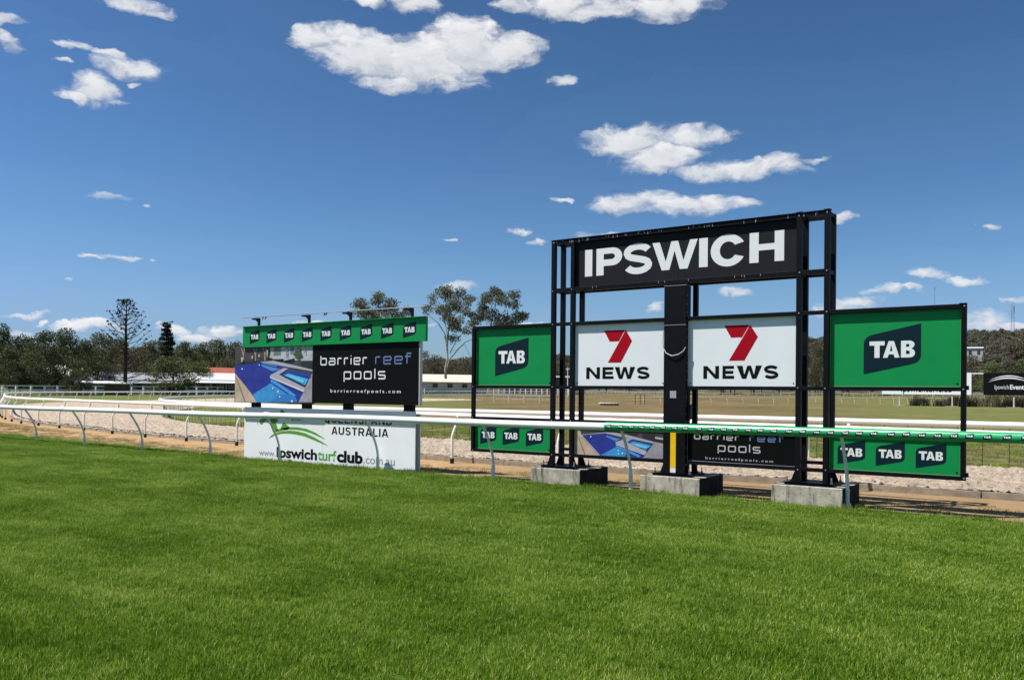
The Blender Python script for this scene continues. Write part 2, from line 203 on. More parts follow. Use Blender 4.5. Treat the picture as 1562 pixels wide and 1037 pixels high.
# ------------------------------------------------------------------ helpers
coll = sc.collection
def g(x, y):
    r = math.hypot(x-EYE.x, y-EYE.y)
    r1 = min(r, 300)
    z = 3e-5*max(0, r1-50)**2
    if r > 350:
        a = math.atan2(x-EYE.x, y-EYE.y)
        te_ = float(np.interp(a, [h[1] for h in D['hill']], [h[2] for h in D['hill']]))
        zr = 1.65 + te_*850 - 13
        t = min(1, (r-350)/500); t = t*t*(3-2*t)
        z += (zr-z)*t
        if r > 1000: z *= max(.15, 1-(r-1000)/2500)
    return z
def srgb(r, g_, b, k=1.0):
    f = lambda c: ((c/255+.055)/1.055)**2.4 if c > 10 else c/255/12.92
    return (f(r)*k, f(g_)*k, f(b)*k, 1)
def material(name, col, rough=.6, spec=.4, metal=0, var=0, vscale=8, bump=0, bscale=60, dirt=None, dscale=3, coord='Object', trans=0, streak=None):
    m = bpy.data.materials.new(name); m.use_nodes = True; t = m.node_tree
    bs = t.nodes['Principled BSDF']
    bs.inputs['Roughness'].default_value = rough; bs.inputs['Metallic'].default_value = metal
    bs.inputs['Specular IOR Level'].default_value = spec
    bs.inputs['Base Color'].default_value = col
    tcn = nn(t, 'ShaderNodeTexCoord'); vec = tcn.outputs[coord]; last = None
    if var:
        n = noise(t, vec, vscale, 5, .6)
        mp = nn(t, 'ShaderNodeMapRange'); t.links.new(n.outputs[0], mp.inputs[0]); mp.inputs[1].default_value = .3; mp.inputs[2].default_value = .7
        mp.inputs[3].default_value = 1-var; mp.inputs[4].default_value = 1+var
        mm = nn(t, 'ShaderNodeMixRGB', blend_type='MULTIPLY'); mm.inputs[0].default_value = 1; mm.inputs[1].default_value = col
        t.links.new(mp.outputs[0], mm.inputs[2]); last = mm.outputs[0]
    if dirt:
        n = noise(t, vec, dscale, 6, .65, streak)
        mp = nn(t, 'ShaderNodeMapRange', interpolation_type='SMOOTHSTEP'); t.links.new(n.outputs[0], mp.inputs[0]); mp.inputs[1].default_value = dirt[1]; mp.inputs[2].default_value = dirt[1]+.16
        mp.inputs[4].default_value = dirt[2]
        mm = nn(t, 'ShaderNodeMixRGB'); t.links.new(mp.outputs[0], mm.inputs[0]); mm.inputs[2].default_value = dirt[0]
        if last is None: mm.inputs[1].default_value = col
        else: t.links.new(last, mm.inputs[1])
        last = mm.outputs[0]
    if last is not None: t.links.new(last, bs.inputs['Base Color'])
    if bump:
        n = noise(t, vec, bscale, 4, .6); b = nn(t, 'ShaderNodeBump'); b.inputs['Strength'].default_value = bump; b.inputs['Distance'].default_value = .01
        t.links.new(n.outputs[0], b.inputs['Height']); t.links.new(b.outputs[0], bs.inputs['Normal'])
    return m
class MB:
    def __init__(s): s.v = []; s.f = []; s.mi = []; s.cur = 0
    def mesh(s, vs, fs):
        o = len(s.v); s.v += [tuple(p) for p in vs]; s.f += [tuple(i+o for i in f) for f in fs]; s.mi += [s.cur]*len(fs)
    def box(s, x0, x1, y0, y1, z0, z1):
        s.mesh([(x0,y0,z0),(x1,y0,z0),(x1,y1,z0),(x0,y1,z0),(x0,y0,z1),(x1,y0,z1),(x1,y1,z1),(x0,y1,z1)],
               [(0,3,2,1),(4,5,6,7),(0,1,5,4),(1,2,6,5),(2,3,7,6),(3,0,4,7)])
    def bar(s, a, b, w, h=None):
        a = Vector(a); b = Vector(b); d = (b-a).normalized(); h = h or w
        ref = Vector((0,0,1)) if abs(d.z) < .9 else Vector((0,1,0))
        x = d.cross(ref).normalized()*w/2; y = x.cross(d).normalized()*h/2
        s.mesh([a-x-y, a+x-y, a+x+y, a-x+y, b-x-y, b+x-y, b+x+y, b-x+y], [(0,3,2,1),(4,5,6,7),(0,1,5,4),(1,2,6,5),(2,3,7,6),(3,0,4,7)])
    def tube(s, pts, r, n=10, caps=True):
        pts = [Vector(p) for p in pts]; rs = r if isinstance(r, (list, tuple)) else [r]*len(pts)
        vs = []; prevx = None
        for i, p in enumerate(pts):
            d = (pts[min(i+1, len(pts)-1)]-pts[max(i-1, 0)]).normalized()
            ref = Vector((0,0,1)) if abs(d.z) < .95 else Vector((0,1,0))
            x = d.cross(ref).normalized()
            if prevx is not None:
                x = (prevx - d*prevx.dot(d)).normalized()
            prevx = x; y = x.cross(d)
            for k in range(n):
                a = 2*math.pi*k/n; vs.append(p + (x*math.cos(a)+y*math.sin(a))*rs[i])
        fs = []
        for i in range(len(pts)-1):
            for k in range(n):
                fs.append((i*n+k, i*n+(k+1)%n, (i+1)*n+(k+1)%n, (i+1)*n+k))
        if caps: fs.append(tuple(range(n))); fs.append(tuple(range((len(pts)-1)*n, len(pts)*n))[::-1])
        s.mesh(vs, fs)
    def poly(s, outlines, y, axis='y'):
        """flat print: outlines in (x, z), laid on the plane Y = y, facing -Y"""
        rings = [[Vector((p[0], p[1], 0)) for p in o] for o in outlines]
        flat = [p for rr in rings for p in rr]
        tris = tessellate_polygon(rings)
        fs = []
        for t in tris:
            a, b, c = (flat[i] for i in t)
            ar = (b-a).cross(c-a).z
            if abs(ar) < 1e-10: continue
            fs.append(t if ar > 0 else (t[0], t[2], t[1]))
        s.mesh([(p.x, y, p.y) for p in flat], fs)
    def build(s, name, mats, parent=None, smooth=False, kind=None, label=None, bevel=0, loc=None):
        me = bpy.data.meshes.new(name); me.from_pydata(s.v, [], s.f)
        if not isinstance(mats, (list, tuple)): mats = [mats]
        for m in mats: me.materials.append(m)
        if len(mats) > 1: me.polygons.foreach_set('material_index', s.mi)
        if smooth:
            me.polygons.foreach_set('use_smooth', [True]*len(me.polygons))
            try: me.set_sharp_from_angle(angle=R(40))
            except Exception: pass
        me.update()
        o = bpy.data.objects.new(name, me); coll.objects.link(o)
        if parent: o.parent = parent
        if bevel:
            b = o.modifiers.new('edge', 'BEVEL'); b.width = bevel; b.segments = 2; b.limit_method = 'ANGLE'
        if kind: o['kind'] = kind
        if label: o['label'] = label
        if loc: o.location = loc
        return o
def tag(o, label, cat, group=None, kind=None):
    o['label'] = label; o['category'] = cat
    if group: o['group'] = group
    if kind: o['kind'] = kind
    return o
def thing(name, label, cat, loc=(0,0,0), group=None, rz=0):
    o = bpy.data.objects.new(name, None); coll.objects.link(o); o.location = loc; o.rotation_euler = (0, 0, rz)
    o.empty_display_size = .2
    return tag(o, label, cat, group)
def dup(o, parent=None, loc=None, rot=None, scale=None):
    c = o.copy(); coll.objects.link(c); c.parent = parent
    if loc is not None: c.location = loc
    if rot is not None: c.rotation_euler = rot
    if scale is not None: c.scale = scale
    return c

# ------------------------------------------------------------------ lettering (flat print)
def arc(cx, cy, rx, ry, a0, a1, n=12):
    return [(cx+rx*math.cos(R(a0+(a1-a0)*i/n)), cy+ry*math.sin(R(a0+(a1-a0)*i/n))) for i in range(n+1)]
def offset_stroke(path, wfun):
    L, Rr = [], []
    n = len(path)
    for i, (x, y) in enumerate(path):
        x0, y0 = path[max(i-1, 0)]; x1, y1 = path[min(i+1, n-1)]
        dx, dy = x1-x0, y1-y0; l = math.hypot(dx, dy) or 1; w = wfun(dx/l, dy/l); w = w if isinstance(w, tuple) else (w, w); wx, wy = w[0]/2, w[1]/2
        L.append((x-dy/l*wx, y+dx/l*wy)); Rr.append((x+dy/l*wx, y-dx/l*wy))
    return L + Rr[::-1]
# wide bold capitals in a unit box: each glyph = list of outlines (first outer, rest holes); st = stem width as a share of the width
def glyph(ch, sx, sy):
    """sx: stem as share of glyph width, sy: bar thickness as share of height"""
    if ch == 'I': return [[(0,0),(1,0),(1,1),(0,1)]]
    if ch == 'T': a = (1-sx)/2; return [[(a,0),(a+sx,0),(a+sx,1-sy),(1,1-sy),(1,1),(0,1),(0,1-sy),(a,1-sy)]]
    if ch == 'H': b = sy/2; return [[(0,0),(sx,0),(sx,.5-b),(1-sx,.5-b),(1-sx,0),(1,0),(1,1),(1-sx,1),(1-sx,.5+b),(sx,.5+b),(sx,1),(0,1)]]
    if ch == 'E': b = sy/2; return [[(0,0),(1,0),(1,sy),(sx,sy),(sx,.5-b),(.93,.5-b),(.93,.5+b),(sx,.5+b),(sx,1-sy),(.98,1-sy),(.98,1),(0,1)]]
    if ch == 'N': return [[(0,0),(sx,0),(sx,.68),(1-sx*1.05,0),(1,0),(1,1),(1-sx,1),(1-sx,.34),(sx*1.05,1),(0,1)]]
    if ch == 'A':
        s = sx*.62; b0, b1 = .2, .2+sy*.85
        xl = lambda z: .37*z/1.0; xr = lambda z: 1-xl(z)
        o = [(0,0),(sx*.95,0),(xl(b0)+sx*.93,b0),(xr(b0)-sx*.93,b0),(1-sx*.95,0),(1,0),(.66,1),(.34,1)]
        top = .80
        hole = [(xl(b1)+sx*.93,b1),(.5,top),(xr(b1)-sx*.93,b1)]
        return [o, hole]
    if ch == 'W':
        w = sx
        return [[(.0,1),(w,1),(.305,.30),(.425,1),(.575,1),(.695,.30),(1-w,1),(1,1),(.785,0),(.615,0),(.5,.66),(.385,0),(.215,0)]]
    if ch == 'P':
        hz = .36
        out = [(0,0),(sx,0),(sx,hz-.02)] + arc(.62,hz+(1-hz)/2-.01,.38,(1-hz)/2+.01,-90,90) + [(0,1)]
        inn = [(sx,hz+sy)] + arc(.58,hz+(1-hz)/2,.42-sx*.98,(1-hz)/2-sy,-90,90)+[(sx,1-sy)]
        inn = [(p[0], min(max(p[1], hz+sy-.02), 1-sy)) for p in inn]
        return [out, inn]
    if ch == 'B':
        m = .53
        out = [(0,0)] + arc(.64,m/2,.36,m/2,-90,72) + arc(.62,m+(1-m)/2,.34,(1-m)/2,-62,90) + [(0,1)]
        h1 = [(sx,sy*.9)] + arc(.60,(m-.03)/2+sy*.2,.38-sx*.98,(m-.03)/2-sy*.7,-90,90,8) + [(sx,m-sy*.45)]
        h2 = [(sx,m+sy*.45)] + arc(.58,m+(1-m)/2-sy*.22,.37-sx*.98,(1-m)/2-sy*.68,-90,90,8) + [(sx,1-sy*.9)]
        return [out, h1, h2]
    if ch == 'L': return [[(0,0),(1,0),(1,sy),(sx,sy),(sx,1),(0,1)]]
    if ch == 'U':
        out = [(0,1)] + arc(.5,.34,.5,.34,180,360,20) + [(1,1),(1-sx,1)] + arc(.5,.34,.5-sx,.34-sy,0,-180,20) + [(sx,1)]
        return [out]
    if ch == 'D':
        return [[(0,0)]+arc(.5,.5,.5,.5,-90,90,20)+[(0,1)], [(sx,sy)]+arc(.5,.5,.5-sx,.5-sy,-90,90,16)+[(sx,1-sy)]]
    if ch == 'Q':
        return [arc(.5,.5,.5,.5,0,352,36), arc(.5,.5,.5-sx,.5-sy,0,350,30)[::-1]]
    if ch == 'R':
        o, h_ = glyph('P', sx, sy); k_ = [(0,0),(sx,0),(sx,.36),(.5,.36),(.98-sx*1.1,0),(1,0),(.76,.40)]
        return [k_+[p for p in o if p[0] > .6 and p[1] > .42]+[(0,1)], h_]
    if ch == 'C':
        return [arc(.5,.5,.5,.5,27,333,40) + arc(.5,.5,.5-sx,.5-sy,326,34,40)]
    if ch == 'S':
        hs = sy/2; ry = (.5-hs)/2
        top = arc(.5,.5+ry,.5-sx*.5,ry+.012,22,195,20)
        bot = arc(.5,.5-ry,.5-sx*.5,ry+.012,15,-158,20)
        mid = [(.17,.60),(.27,.55),(.4,.52),(.6,.475),(.73,.44),(.83,.39)]
        path = top[:-2] + mid + bot[2:]
        return [offset_stroke(path, lambda dx, dy: (sx, sy))]
def put(mb, ch, x0, x1, z0, z1, y, sx, sy):
    mb.poly([[(x0+(x1-x0)*p[0], z0+(z1-z0)*p[1]) for p in o] for o in glyph(ch, sx, sy)], y)
THIN = {
 'b': (.8, [[(0,1.45),(0,0),(.8,0),(.8,1),(0,1)]]), 'a': (.8, [[(.06,1),(.8,1),(.8,0),(0,0),(0,.56),(.8,.56)]]), 'r': (.5, [[(0,0),(0,1),(.5,1)]]),
 'i': (.0, [[(0,0),(0,1)],[(0,1.28),(0,1.4)]]), 'e': (.8, [[(.78,0),(0,0),(0,1),(.8,1),(.8,.5),(0,.5)]]), 'f': (.52, [[(.1,0),(.1,1.42),(.55,1.42)],[(-.12,1),(.5,1)]]),
 'p': (.8, [[(0,-.45),(0,1),(.8,1),(.8,0),(0,0)]]), 'o': (.8, [[(0,.5),(0,1),(.8,1),(.8,0),(0,0),(0,.5)]]), 'l': (.0, [[(0,0),(0,1.45)]]),
 's': (.76, [[(.76,1),(0,1),(0,.52),(.76,.48),(.76,0),(0,0)]]), 'c': (.7, [[(.7,1),(0,1),(0,0),(.7,0)]]), 'm': (1.1, [[(0,0),(0,1),(1.1,1),(1.1,0)],[(.55,1),(.55,0)]]), '.': (.0, [[(0,0),(0,.14)]]) , ' ': (.55, [])}
def thin_text(mb, text, x0, x1, zb, xh, w, y, gap=.42):
    tot = sum(THIN[c][0]+gap for c in text)-gap; k = (x1-x0-w)/tot; x = x0+w/2
    lay = 0
    for c in text:
        cw, strokes = THIN[c]
        for st in strokes:
            pts = [(x+p[0]*k, zb+w/2+p[1]*(xh-w)) for p in st]
            # round the corners
            q = [pts[0]]
            for i in range(1, len(pts)-1):
                a, b, c2 = pts[i-1], pts[i], pts[i+1]
                if a[0] == b[0] == c2[0] or a[1] == b[1] == c2[1]: q.append(b); continue
                la = math.hypot(b[0]-a[0], b[1]-a[1]); lc = math.hypot(c2[0]-b[0], c2[1]-b[1]); rr = min(w*.9, la/2.1, lc/2.1)
                pa = (b[0]+(a[0]-b[0])*rr/la, b[1]+(a[1]-b[1])*rr/la); pc = (b[0]+(c2[0]-b[0])*rr/lc, b[1]+(c2[1]-b[1])*rr/lc)
                for t in (0, .25, .5, .75, 1): q.append(tuple((1-t)**2*pa[j]+2*t*(1-t)*b[j]+t*t*pc[j] for j in (0, 1)))
            q.append(pts[-1])
            L = offset_stroke(q, lambda dx, dy: w); n = len(q)
            yy = y-.0004*(lay % 3); lay += 1
            vs = [(p[0], yy, p[1]) for p in L]
            mb.mesh(vs, [(i, 2*n-1-i, 2*n-2-i, i+1) for i in range(n-1)])
        x += (cw+gap)*k
def font_text(name, text, x0, x1, zb, zt, y, mat, parent, bold=0.0, capfit=None, space=1.0):
    """built-in font, fitted into x0..x1 with the height of capital letters zb..zt"""
    cu = bpy.data.curves.new(name, 'FONT'); cu.body = text; cu.offset = bold; cu.size = 1; cu.space_character = space; cu.resolution_u = 4
    ob = bpy.data.objects.new(name, cu); coll.objects.link(ob)
    dg = bpy.context.evaluated_depsgraph_get(); dg.update()
    me = bpy.data.meshes.new_from_object(ob.evaluated_get(dg))
    bpy.data.objects.remove(ob); bpy.data.curves.remove(cu)
    co = np.empty(len(me.vertices)*3); me.vertices.foreach_get('co', co); co = co.reshape(-1, 3)
    mn, mxx = co.min(0), co.max(0); capz = capfit if capfit else .73
    k = (x1-x0)/(mxx[0]-mn[0])
    out = np.stack([x0+(co[:,0]-mn[0])*k, np.full(len(co), y), zb+co[:,1]/capz*(zt-zb)], 1)
    me.vertices.foreach_set('co', out.ravel()); me.materials.clear(); me.materials.append(mat); me.update()
    o = bpy.data.objects.new(name, me); coll.objects.link(o); o.parent = parent
    return o

# ------------------------------------------------------------------ materials
mt = {}
mt['green'] = material('tab_green', srgb(14,146,76,.88), .5, .2, var=.05, vscale=2, dirt=((.02,.06,.03,1), .62, .25), dscale=2.5)
mt['navy'] = material('navy_print', srgb(16,42,52,.8), .5, .12)
mt['white_print'] = material('white_print', (.78,.79,.79,1), .5, .3)
mt['white_panel'] = material('white_panel', (.78,.805,.81,1), .45, .4, var=.03, vscale=1.5, dirt=((.42,.43,.42,1), .66, .3), dscale=5)
mt['ipswich_panel'] = material('charcoal_panel', (.0125,.0125,.0165,1), .6, .15, var=.1, vscale=3, dirt=((.035,.035,.037,1), .62, .4), dscale=9)
mt['frame'] = material('black_steel', (.0045,.005,.007,1), .5, .12, var=.25, vscale=6, bump=.15, bscale=40, dirt=((.05,.046,.042,1), .70, .3), dscale=22)
mt['black_print'] = material('black_print', (.005,.0055,.006,1), .5, .12)
mt['dark_panel'] = material('dark_panel', (.004,.004,.0035,1), .5, .1, var=.15, vscale=3)
mt['red'] = material('red_print', srgb(176,0,26,.85), .5, .15)
mt['yellow'] = material('yellow_reflector', srgb(240,190,0,1.0), .4, .5, var=.08, vscale=10)
mt['grey_tag'] = material('grey_tag', (.36,.36,.38,1), .5, .4, var=.1, vscale=20)
mt['blue_print'] = material('blue_grey_print', srgb(104,122,168), .5, .3)
mt['silver_print'] = material('silver_print', (.50,.50,.50,1), .5, .3)
mt['rail'] = material('white_rail', (.87,.86,.83,1), .38, .5, var=.03, vscale=3, dirt=((.42,.40,.34,1), .66, .5), dscale=4)
mt['leg'] = material('rail_leg', (.80,.81,.77,1), .45, .45, var=.10, vscale=8, dirt=((.34,.34,.28,1), .60, .6), dscale=9)
mt['leg_white'] = material('rail_leg_white', (.80,.79,.74,1), .45, .4, var=.08, vscale=6, dirt=((.35,.32,.25,1), .62, .6), dscale=7)
mt['cream_rail'] = material('cream_rail', (.66,.64,.52,1), .5, .4, var=.1, vscale=2)
mt['socket'] = material('black_socket', (.02,.018,.018,1), .6, .3)
mt['sleeve'] = material('green_sleeve', srgb(28,160,96,1.0), .33, 1.0, var=.08, vscale=7)
mt['concrete'] = material('concrete', (.45,.405,.32,1), .9, .15, var=.28, vscale=7, bump=.6, bscale=60, dirt=((.09,.085,.07,1), .50, .8), dscale=4.2, streak=(2.4,2.4,.35))
mt['shade_side'] = material('shaded_concrete', (.030,.030,.028,1), .9, .1, var=.3, vscale=5, bump=.6, bscale=60, dirt=((.10,.105,.095,1), .60, .7), dscale=3.2, streak=(3,3,.4))  # stained concrete with the shade of the right side put into its colour
mt['plank'] = material('weathered_timber', (.30,.25,.19,1), .85, .2, var=.25, vscale=6, bump=.5, bscale=30, dirt=((.10,.085,.07,1), .56, .7), dscale=3, streak=(.6,4,9))
mt['galv'] = material('galvanised', (.45,.46,.47,1), .4, .5, metal=.6, var=.15, vscale=9)
mt['white_horse_panel'] = material('club_panel', (.86,.865,.855,1), .5, .35, var=.025, vscale=2, dirt=((.50,.50,.46,1), .66, .35), dscale=3.4, streak=(3,1,.7))
mt['lime'] = material('lime_print', srgb(92,160,52,.9), .5, .3)
mt['lime2'] = material('lime_light_print', srgb(128,178,104,.95), .5, .3)
mt['grey_print'] = material('grey_print', (.30,.29,.28,1), .5, .3)
mt['alu'] = material('aluminium_edge', (.50,.50,.50,1), .4, .5, metal=.3)
for n, c in dict(deck_sand=(186,165,142), wall_dark=(72,66,66), wall_dark2=(46,44,46), house_white=(176,182,184), house_grey=(108,116,122), plant_green=(70,84,62), lounger_dark=(46,44,48), lounger_white=(170,174,176),
                 coping=(170,168,180), water_deep=(42,52,140), water_light=(84,134,196), water_step=(58,140,198), water_ledge=(72,148,208), water_arc=(46,118,184), water_spa_dark=(42,66,144), water_spa=(62,164,214), deck_grey=(150,146,152), light_dot=(215,235,250), water_haze=(62,78,168), water_spa_hi=(110,196,232), coping_edge=(206,204,214), deck_line=(120,104,90), uplight=(196,190,160)).items():
    big = n in ('deck_sand', 'water_deep', 'water_step', 'deck_grey', 'water_spa', 'wall_dark', 'house_white', 'wall_dark2')
    mt['ph_'+n] = material('photo_'+n, srgb(*c), .5, .35, var=.22 if big else .06, vscale=5 if big else 9)
mt['bark'] = material('grey_bark', (.20,.17,.14,1), .9, .1, var=.3, vscale=.8)
mt['bark_pale'] = material('pale_bark', (.36,.32,.27,1), .85, .15, var=.3, vscale=.8)
mt['bark_dark'] = material('dark_bark', (.05,.035,.028,1), .9, .1, var=.2, vscale=.8)
def foliage(name, c0, c1, c2):
    m = bpy.data.materials.new(name); m.use_nodes = True; t = m.node_tree; bs = t.nodes['Principled BSDF']
    at = nn(t, 'ShaderNodeAttribute', attribute_name='tint'); cr = nn(t, 'ShaderNodeValToRGB')
    oi = nn(t, 'ShaderNodeObjectInfo')
    f = M(t, 'ADD', M(t, 'MULTIPLY', at.outputs['Fac'], .75), M(t, 'MULTIPLY', oi.outputs['Random'], .25))
    t.links.new(f, cr.inputs[0]); e = cr.color_ramp.elements
    e[0].position = .1; e[0].color = (*c0, 1); e[1].position = .92; e[1].color = (*c2, 1); k = e.new(.55); k.color = (*c1, 1)
    t.links.new(cr.outputs[0], bs.inputs['Base Color']); bs.inputs['Roughness'].default_value = .6; bs.inputs['Specular IOR Level'].default_value = .25
    tl = nn(t, 'ShaderNodeBsdfTranslucent'); t.links.new(cr.outputs[0], tl.inputs[0])
    ms = nn(t, 'ShaderNodeMixShader'); ms.inputs[0].default_value = .34
    t.links.new(bs.outputs[0], ms.inputs[1]); t.links.new(tl.outputs[0], ms.inputs[2]); t.links.new(ms.outputs[0], t.nodes['Material Output'].inputs[0])
    return m
mt['leaf_dark'] = foliage('leaf_dark', (.045,.055,.020), (.075,.088,.034), (.12,.13,.055))
mt['leaf_mid'] = foliage('leaf_mid', (.055,.068,.028), (.095,.108,.046), (.15,.155,.075))
mt['leaf_brown'] = foliage('leaf_brown', (.070,.066,.036), (.12,.108,.062), (.18,.155,.095))
mt['leaf_green'] = foliage('leaf_green', (.045,.065,.018), (.085,.115,.030), (.14,.17,.055))
mt['leaf_euc'] = foliage('leaf_eucalypt', (.085,.10,.06), (.15,.16,.10), (.24,.22,.155))
mt['leaf_hill'] = foliage('leaf_hill', (.125,.12,.085), (.16,.15,.108), (.20,.185,.135))
mt['leaf_bunya'] = foliage('leaf_bunya', (.012,.018,.012), (.022,.028,.018), (.04,.045,.028))
mt['reed'] = foliage('dry_reed', (.10,.10,.05), (.22,.20,.11), (.42,.36,.22))

# ------------------------------------------------------------------ ground
def ramp(t, fac, stops):
    cr = nn(t, 'ShaderNodeValToRGB'); t.links.new(fac, cr.inputs[0]); e = cr.color_ramp.elements
    e[0].position, e[0].color = stops[0][0], (*stops[0][1], 1); e[1].position, e[1].color = stops[-1][0], (*stops[-1][1], 1)
    for p, c in stops[1:-1]: k = e.new(p); k.color = (*c, 1)
    return cr.outputs[0]
def mix(t, f, a, b, mode='MIX'):
    m = nn(t, 'ShaderNodeMixRGB', blend_type=mode)
    for i, v in ((0, f), (1, a), (2, b)):
        if isinstance(v, (int, float)): m.inputs[i].default_value = v
        elif isinstance(v, tuple): m.inputs[i].default_value = v
        else: t.links.new(v, m.inputs[i])
    return m.outputs[0]
def step(t, v, a, b):
    mr = nn(t, 'ShaderNodeMapRange', interpolation_type='SMOOTHSTEP'); t.links.new(v, mr.inputs[0]); mr.inputs[1].default_value = a; mr.inputs[2].default_value = b
    return mr.outputs[0]
def ground_mat():
    m = bpy.data.materials.new('ground'); m.use_nodes = True; t = m.node_tree; bs = t.nodes['Principled BSDF']
    ge = nn(t, 'ShaderNodeNewGeometry'); P = ge.outputs['Position']; sp = nn(t, 'ShaderNodeSeparateXYZ'); t.links.new(P, sp.inputs[0]); gx, gy = sp.outputs[0], sp.outputs[1]
    n1 = noise(t, P, .055, 5, .6); n2 = noise(t, P, .6, 6, .65); n3 = noise(t, P, 9, 4, .7)
    nst = noise(t, P, .11, 6, .7, (1.5, .75, 1)); dmix = M(t, 'ADD', M(t, 'MULTIPLY', n1.outputs[0], .5), M(t, 'MULTIPLY', nst.outputs[0], .5))
    dry = ramp(t, dmix, [(.40,(.085,.085,.028)),(.47,(.13,.10,.042)),(.54,(.17,.12,.055)),(.62,(.26,.185,.10))])
    lush = ramp(t, n2.outputs[0], [(.3,(.075,.11,.022)),(.5,(.12,.15,.036)),(.7,(.18,.185,.065))])
    # green worked turf: beyond the far rail on the left, in a band just past the sand; dry pasture in the middle distance
    dx = M(t, 'ADD', gx, -5.9); dy = M(t, 'ADD', gy, 13.1); rr = M(t, 'SQRT', M(t, 'ADD', M(t, 'MULTIPLY', dx, dx), M(t, 'MULTIPLY', dy, dy))); aa = M(t, 'ARCTAN2', dx, dy)
    leftm = M(t, 'SUBTRACT', 1.0, step(t, M(t, 'ADD', aa, M(t, 'MULTIPLY', M(t, 'SUBTRACT', n1.outputs[0], .5), .3)), -.74, -.62))
    nearm = M(t, 'SUBTRACT', 1.0, step(t, M(t, 'ADD', rr, M(t, 'MULTIPLY', M(t, 'SUBTRACT', n2.outputs[0], .5), 18)), 38, 62))
    rightm = M(t, 'MULTIPLY', step(t, aa, -.36, -.14), .75)
    gm = M(t, 'MAXIMUM', M(t, 'MAXIMUM', leftm, M(t, 'MULTIPLY', nearm, .8)), rightm)
    c = mix(t, gm, dry, lush)
    # streaky mower and hoof wear
    wv = noise(t, P, .8, 5, .65, (.25, 1.1, 1))
    c = mix(t, M(t, 'MULTIPLY', step(t, wv.outputs[0], .50, .72), .5), c, (.24,.19,.10,1))
    c = mix(t, M(t, 'MULTIPLY', step(t, n3.outputs[0], .50, .75), .4), c, (.06,.06,.025,1))
    far = step(t, rr, 320, 420)
    c = mix(t, far, c, (.10,.095,.06,1))
    # bare sandy strip just behind the sign (outside the sand track)
    n4 = noise(t, P, 1.3, 5, .65); n5 = noise(t, P, 14, 6, .7)
    tan = ramp(t, n4.outputs[0], [(.3,(.30,.19,.09)),(.5,(.40,.26,.125)),(.68,(.47,.32,.17))])
    edge = noise(t, P, 1.6, 6, .7, (.8,1,1))
    # the inner metre keeps thin green grass
    yg = M(t, 'ADD', M(t, 'SUBTRACT', gy, M(t, 'MULTIPLY', M(t, 'MAXIMUM', M(t, 'SUBTRACT', -12.0, gx), 0.0), .07)), M(t, 'MULTIPLY', edge.outputs[0], 1.3))
    tg = M(t, 'MULTIPLY', M(t, 'SUBTRACT', 1.0, step(t, yg, 1.35, 1.9)), M(t, 'MULTIPLY', M(t, 'SUBTRACT', 1.0, step(t, gx, -6.5, -4.0)), .75))
    tan = mix(t, tg, tan, (.185,.175,.065,1))
    tan = mix(t, M(t, 'MULTIPLY', step(t, n5.outputs[0], .47, .7), .45), tan, (.17,.12,.065,1))
    tan = mix(t, M(t, 'MULTIPLY', step(t, gx, -7.5, -3.0), .6), tan, (.235,.165,.095,1))
    strip = M(t, 'MULTIPLY', M(t, 'SUBTRACT', 1.0, step(t, M(t, 'SUBTRACT', gy, M(t, 'MULTIPLY', M(t, 'MAXIMUM', M(t, 'SUBTRACT', -17.0, gx), 0.0), .45)), 5.0, 6.0)), M(t, 'SUBTRACT', 1.0, step(t, rr, 75, 95)))
    c = mix(t, strip, c, tan)
    t.links.new(c, bs.inputs['Base Color']); bs.inputs['Roughness'].default_value = .95; bs.inputs['Specular IOR Level'].default_value = .1
    b = nn(t, 'ShaderNodeBump'); b.inputs['Strength'].default_value = .8; b.inputs['Distance'].default_value = .03
    nb = noise(t, P, 16, 6, .7); t.links.new(nb.outputs[0], b.inputs['Height']); t.links.new(b.outputs[0], bs.inputs['Normal'])
    return m
mt['ground'] = ground_mat()
def build_ground():
    mb = MB(); rad = [0,3,6,10,15,22,30,40,50,60,70,80,90,100,115,130,145,160,180,200,225,250,275,300,330,350,380,420,460,500,560,620,680,740,800,850,900,1000,1300,1800,2500,3200]; na = 144
    vs = [(EYE.x, EYE.y, 0)]
    for r in rad[1:]:
        for k in range(na):
            a = 2*math.pi*k/na; x = EYE.x+r*math.sin(a); y = EYE.y+r*math.cos(a)
            vs.append((x, y, g(x, y)))
    fs = [(0, 1+(k+1) % na, 1+k) for k in range(na)]
    for i in range(len(rad)-2):
        for k in range(na):
            a = 1+i*na+k; b = 1+i*na+(k+1) % na
            fs.append((a, b, b+na, a+na))
    mb.mesh(vs, fs); o = mb.build('ground', mt['ground'], smooth=True, kind='structure')
    o.data.flip_normals()
build_ground()

def smooth_path(pts, step_=1.0):
    P = [Vector((p[0], p[1], 0)) for p in pts]; out = []
    for i in range(len(P)-1):
        p0 = P[max(i-1, 0)]; p1 = P[i]; p2 = P[i+1]; p3 = P[min(i+2, len(P)-1)]
        n = max(2, int((p2-p1).length/step_))
        for j in range(n):
            t = j/n
            out.append(.5*((2*p1)+(p2-p0)*t+(2*p0-5*p1+4*p2-p3)*t*t+(3*p1-p0-3*p2+p3)*t**3))
    out.append(P[-1]); return out
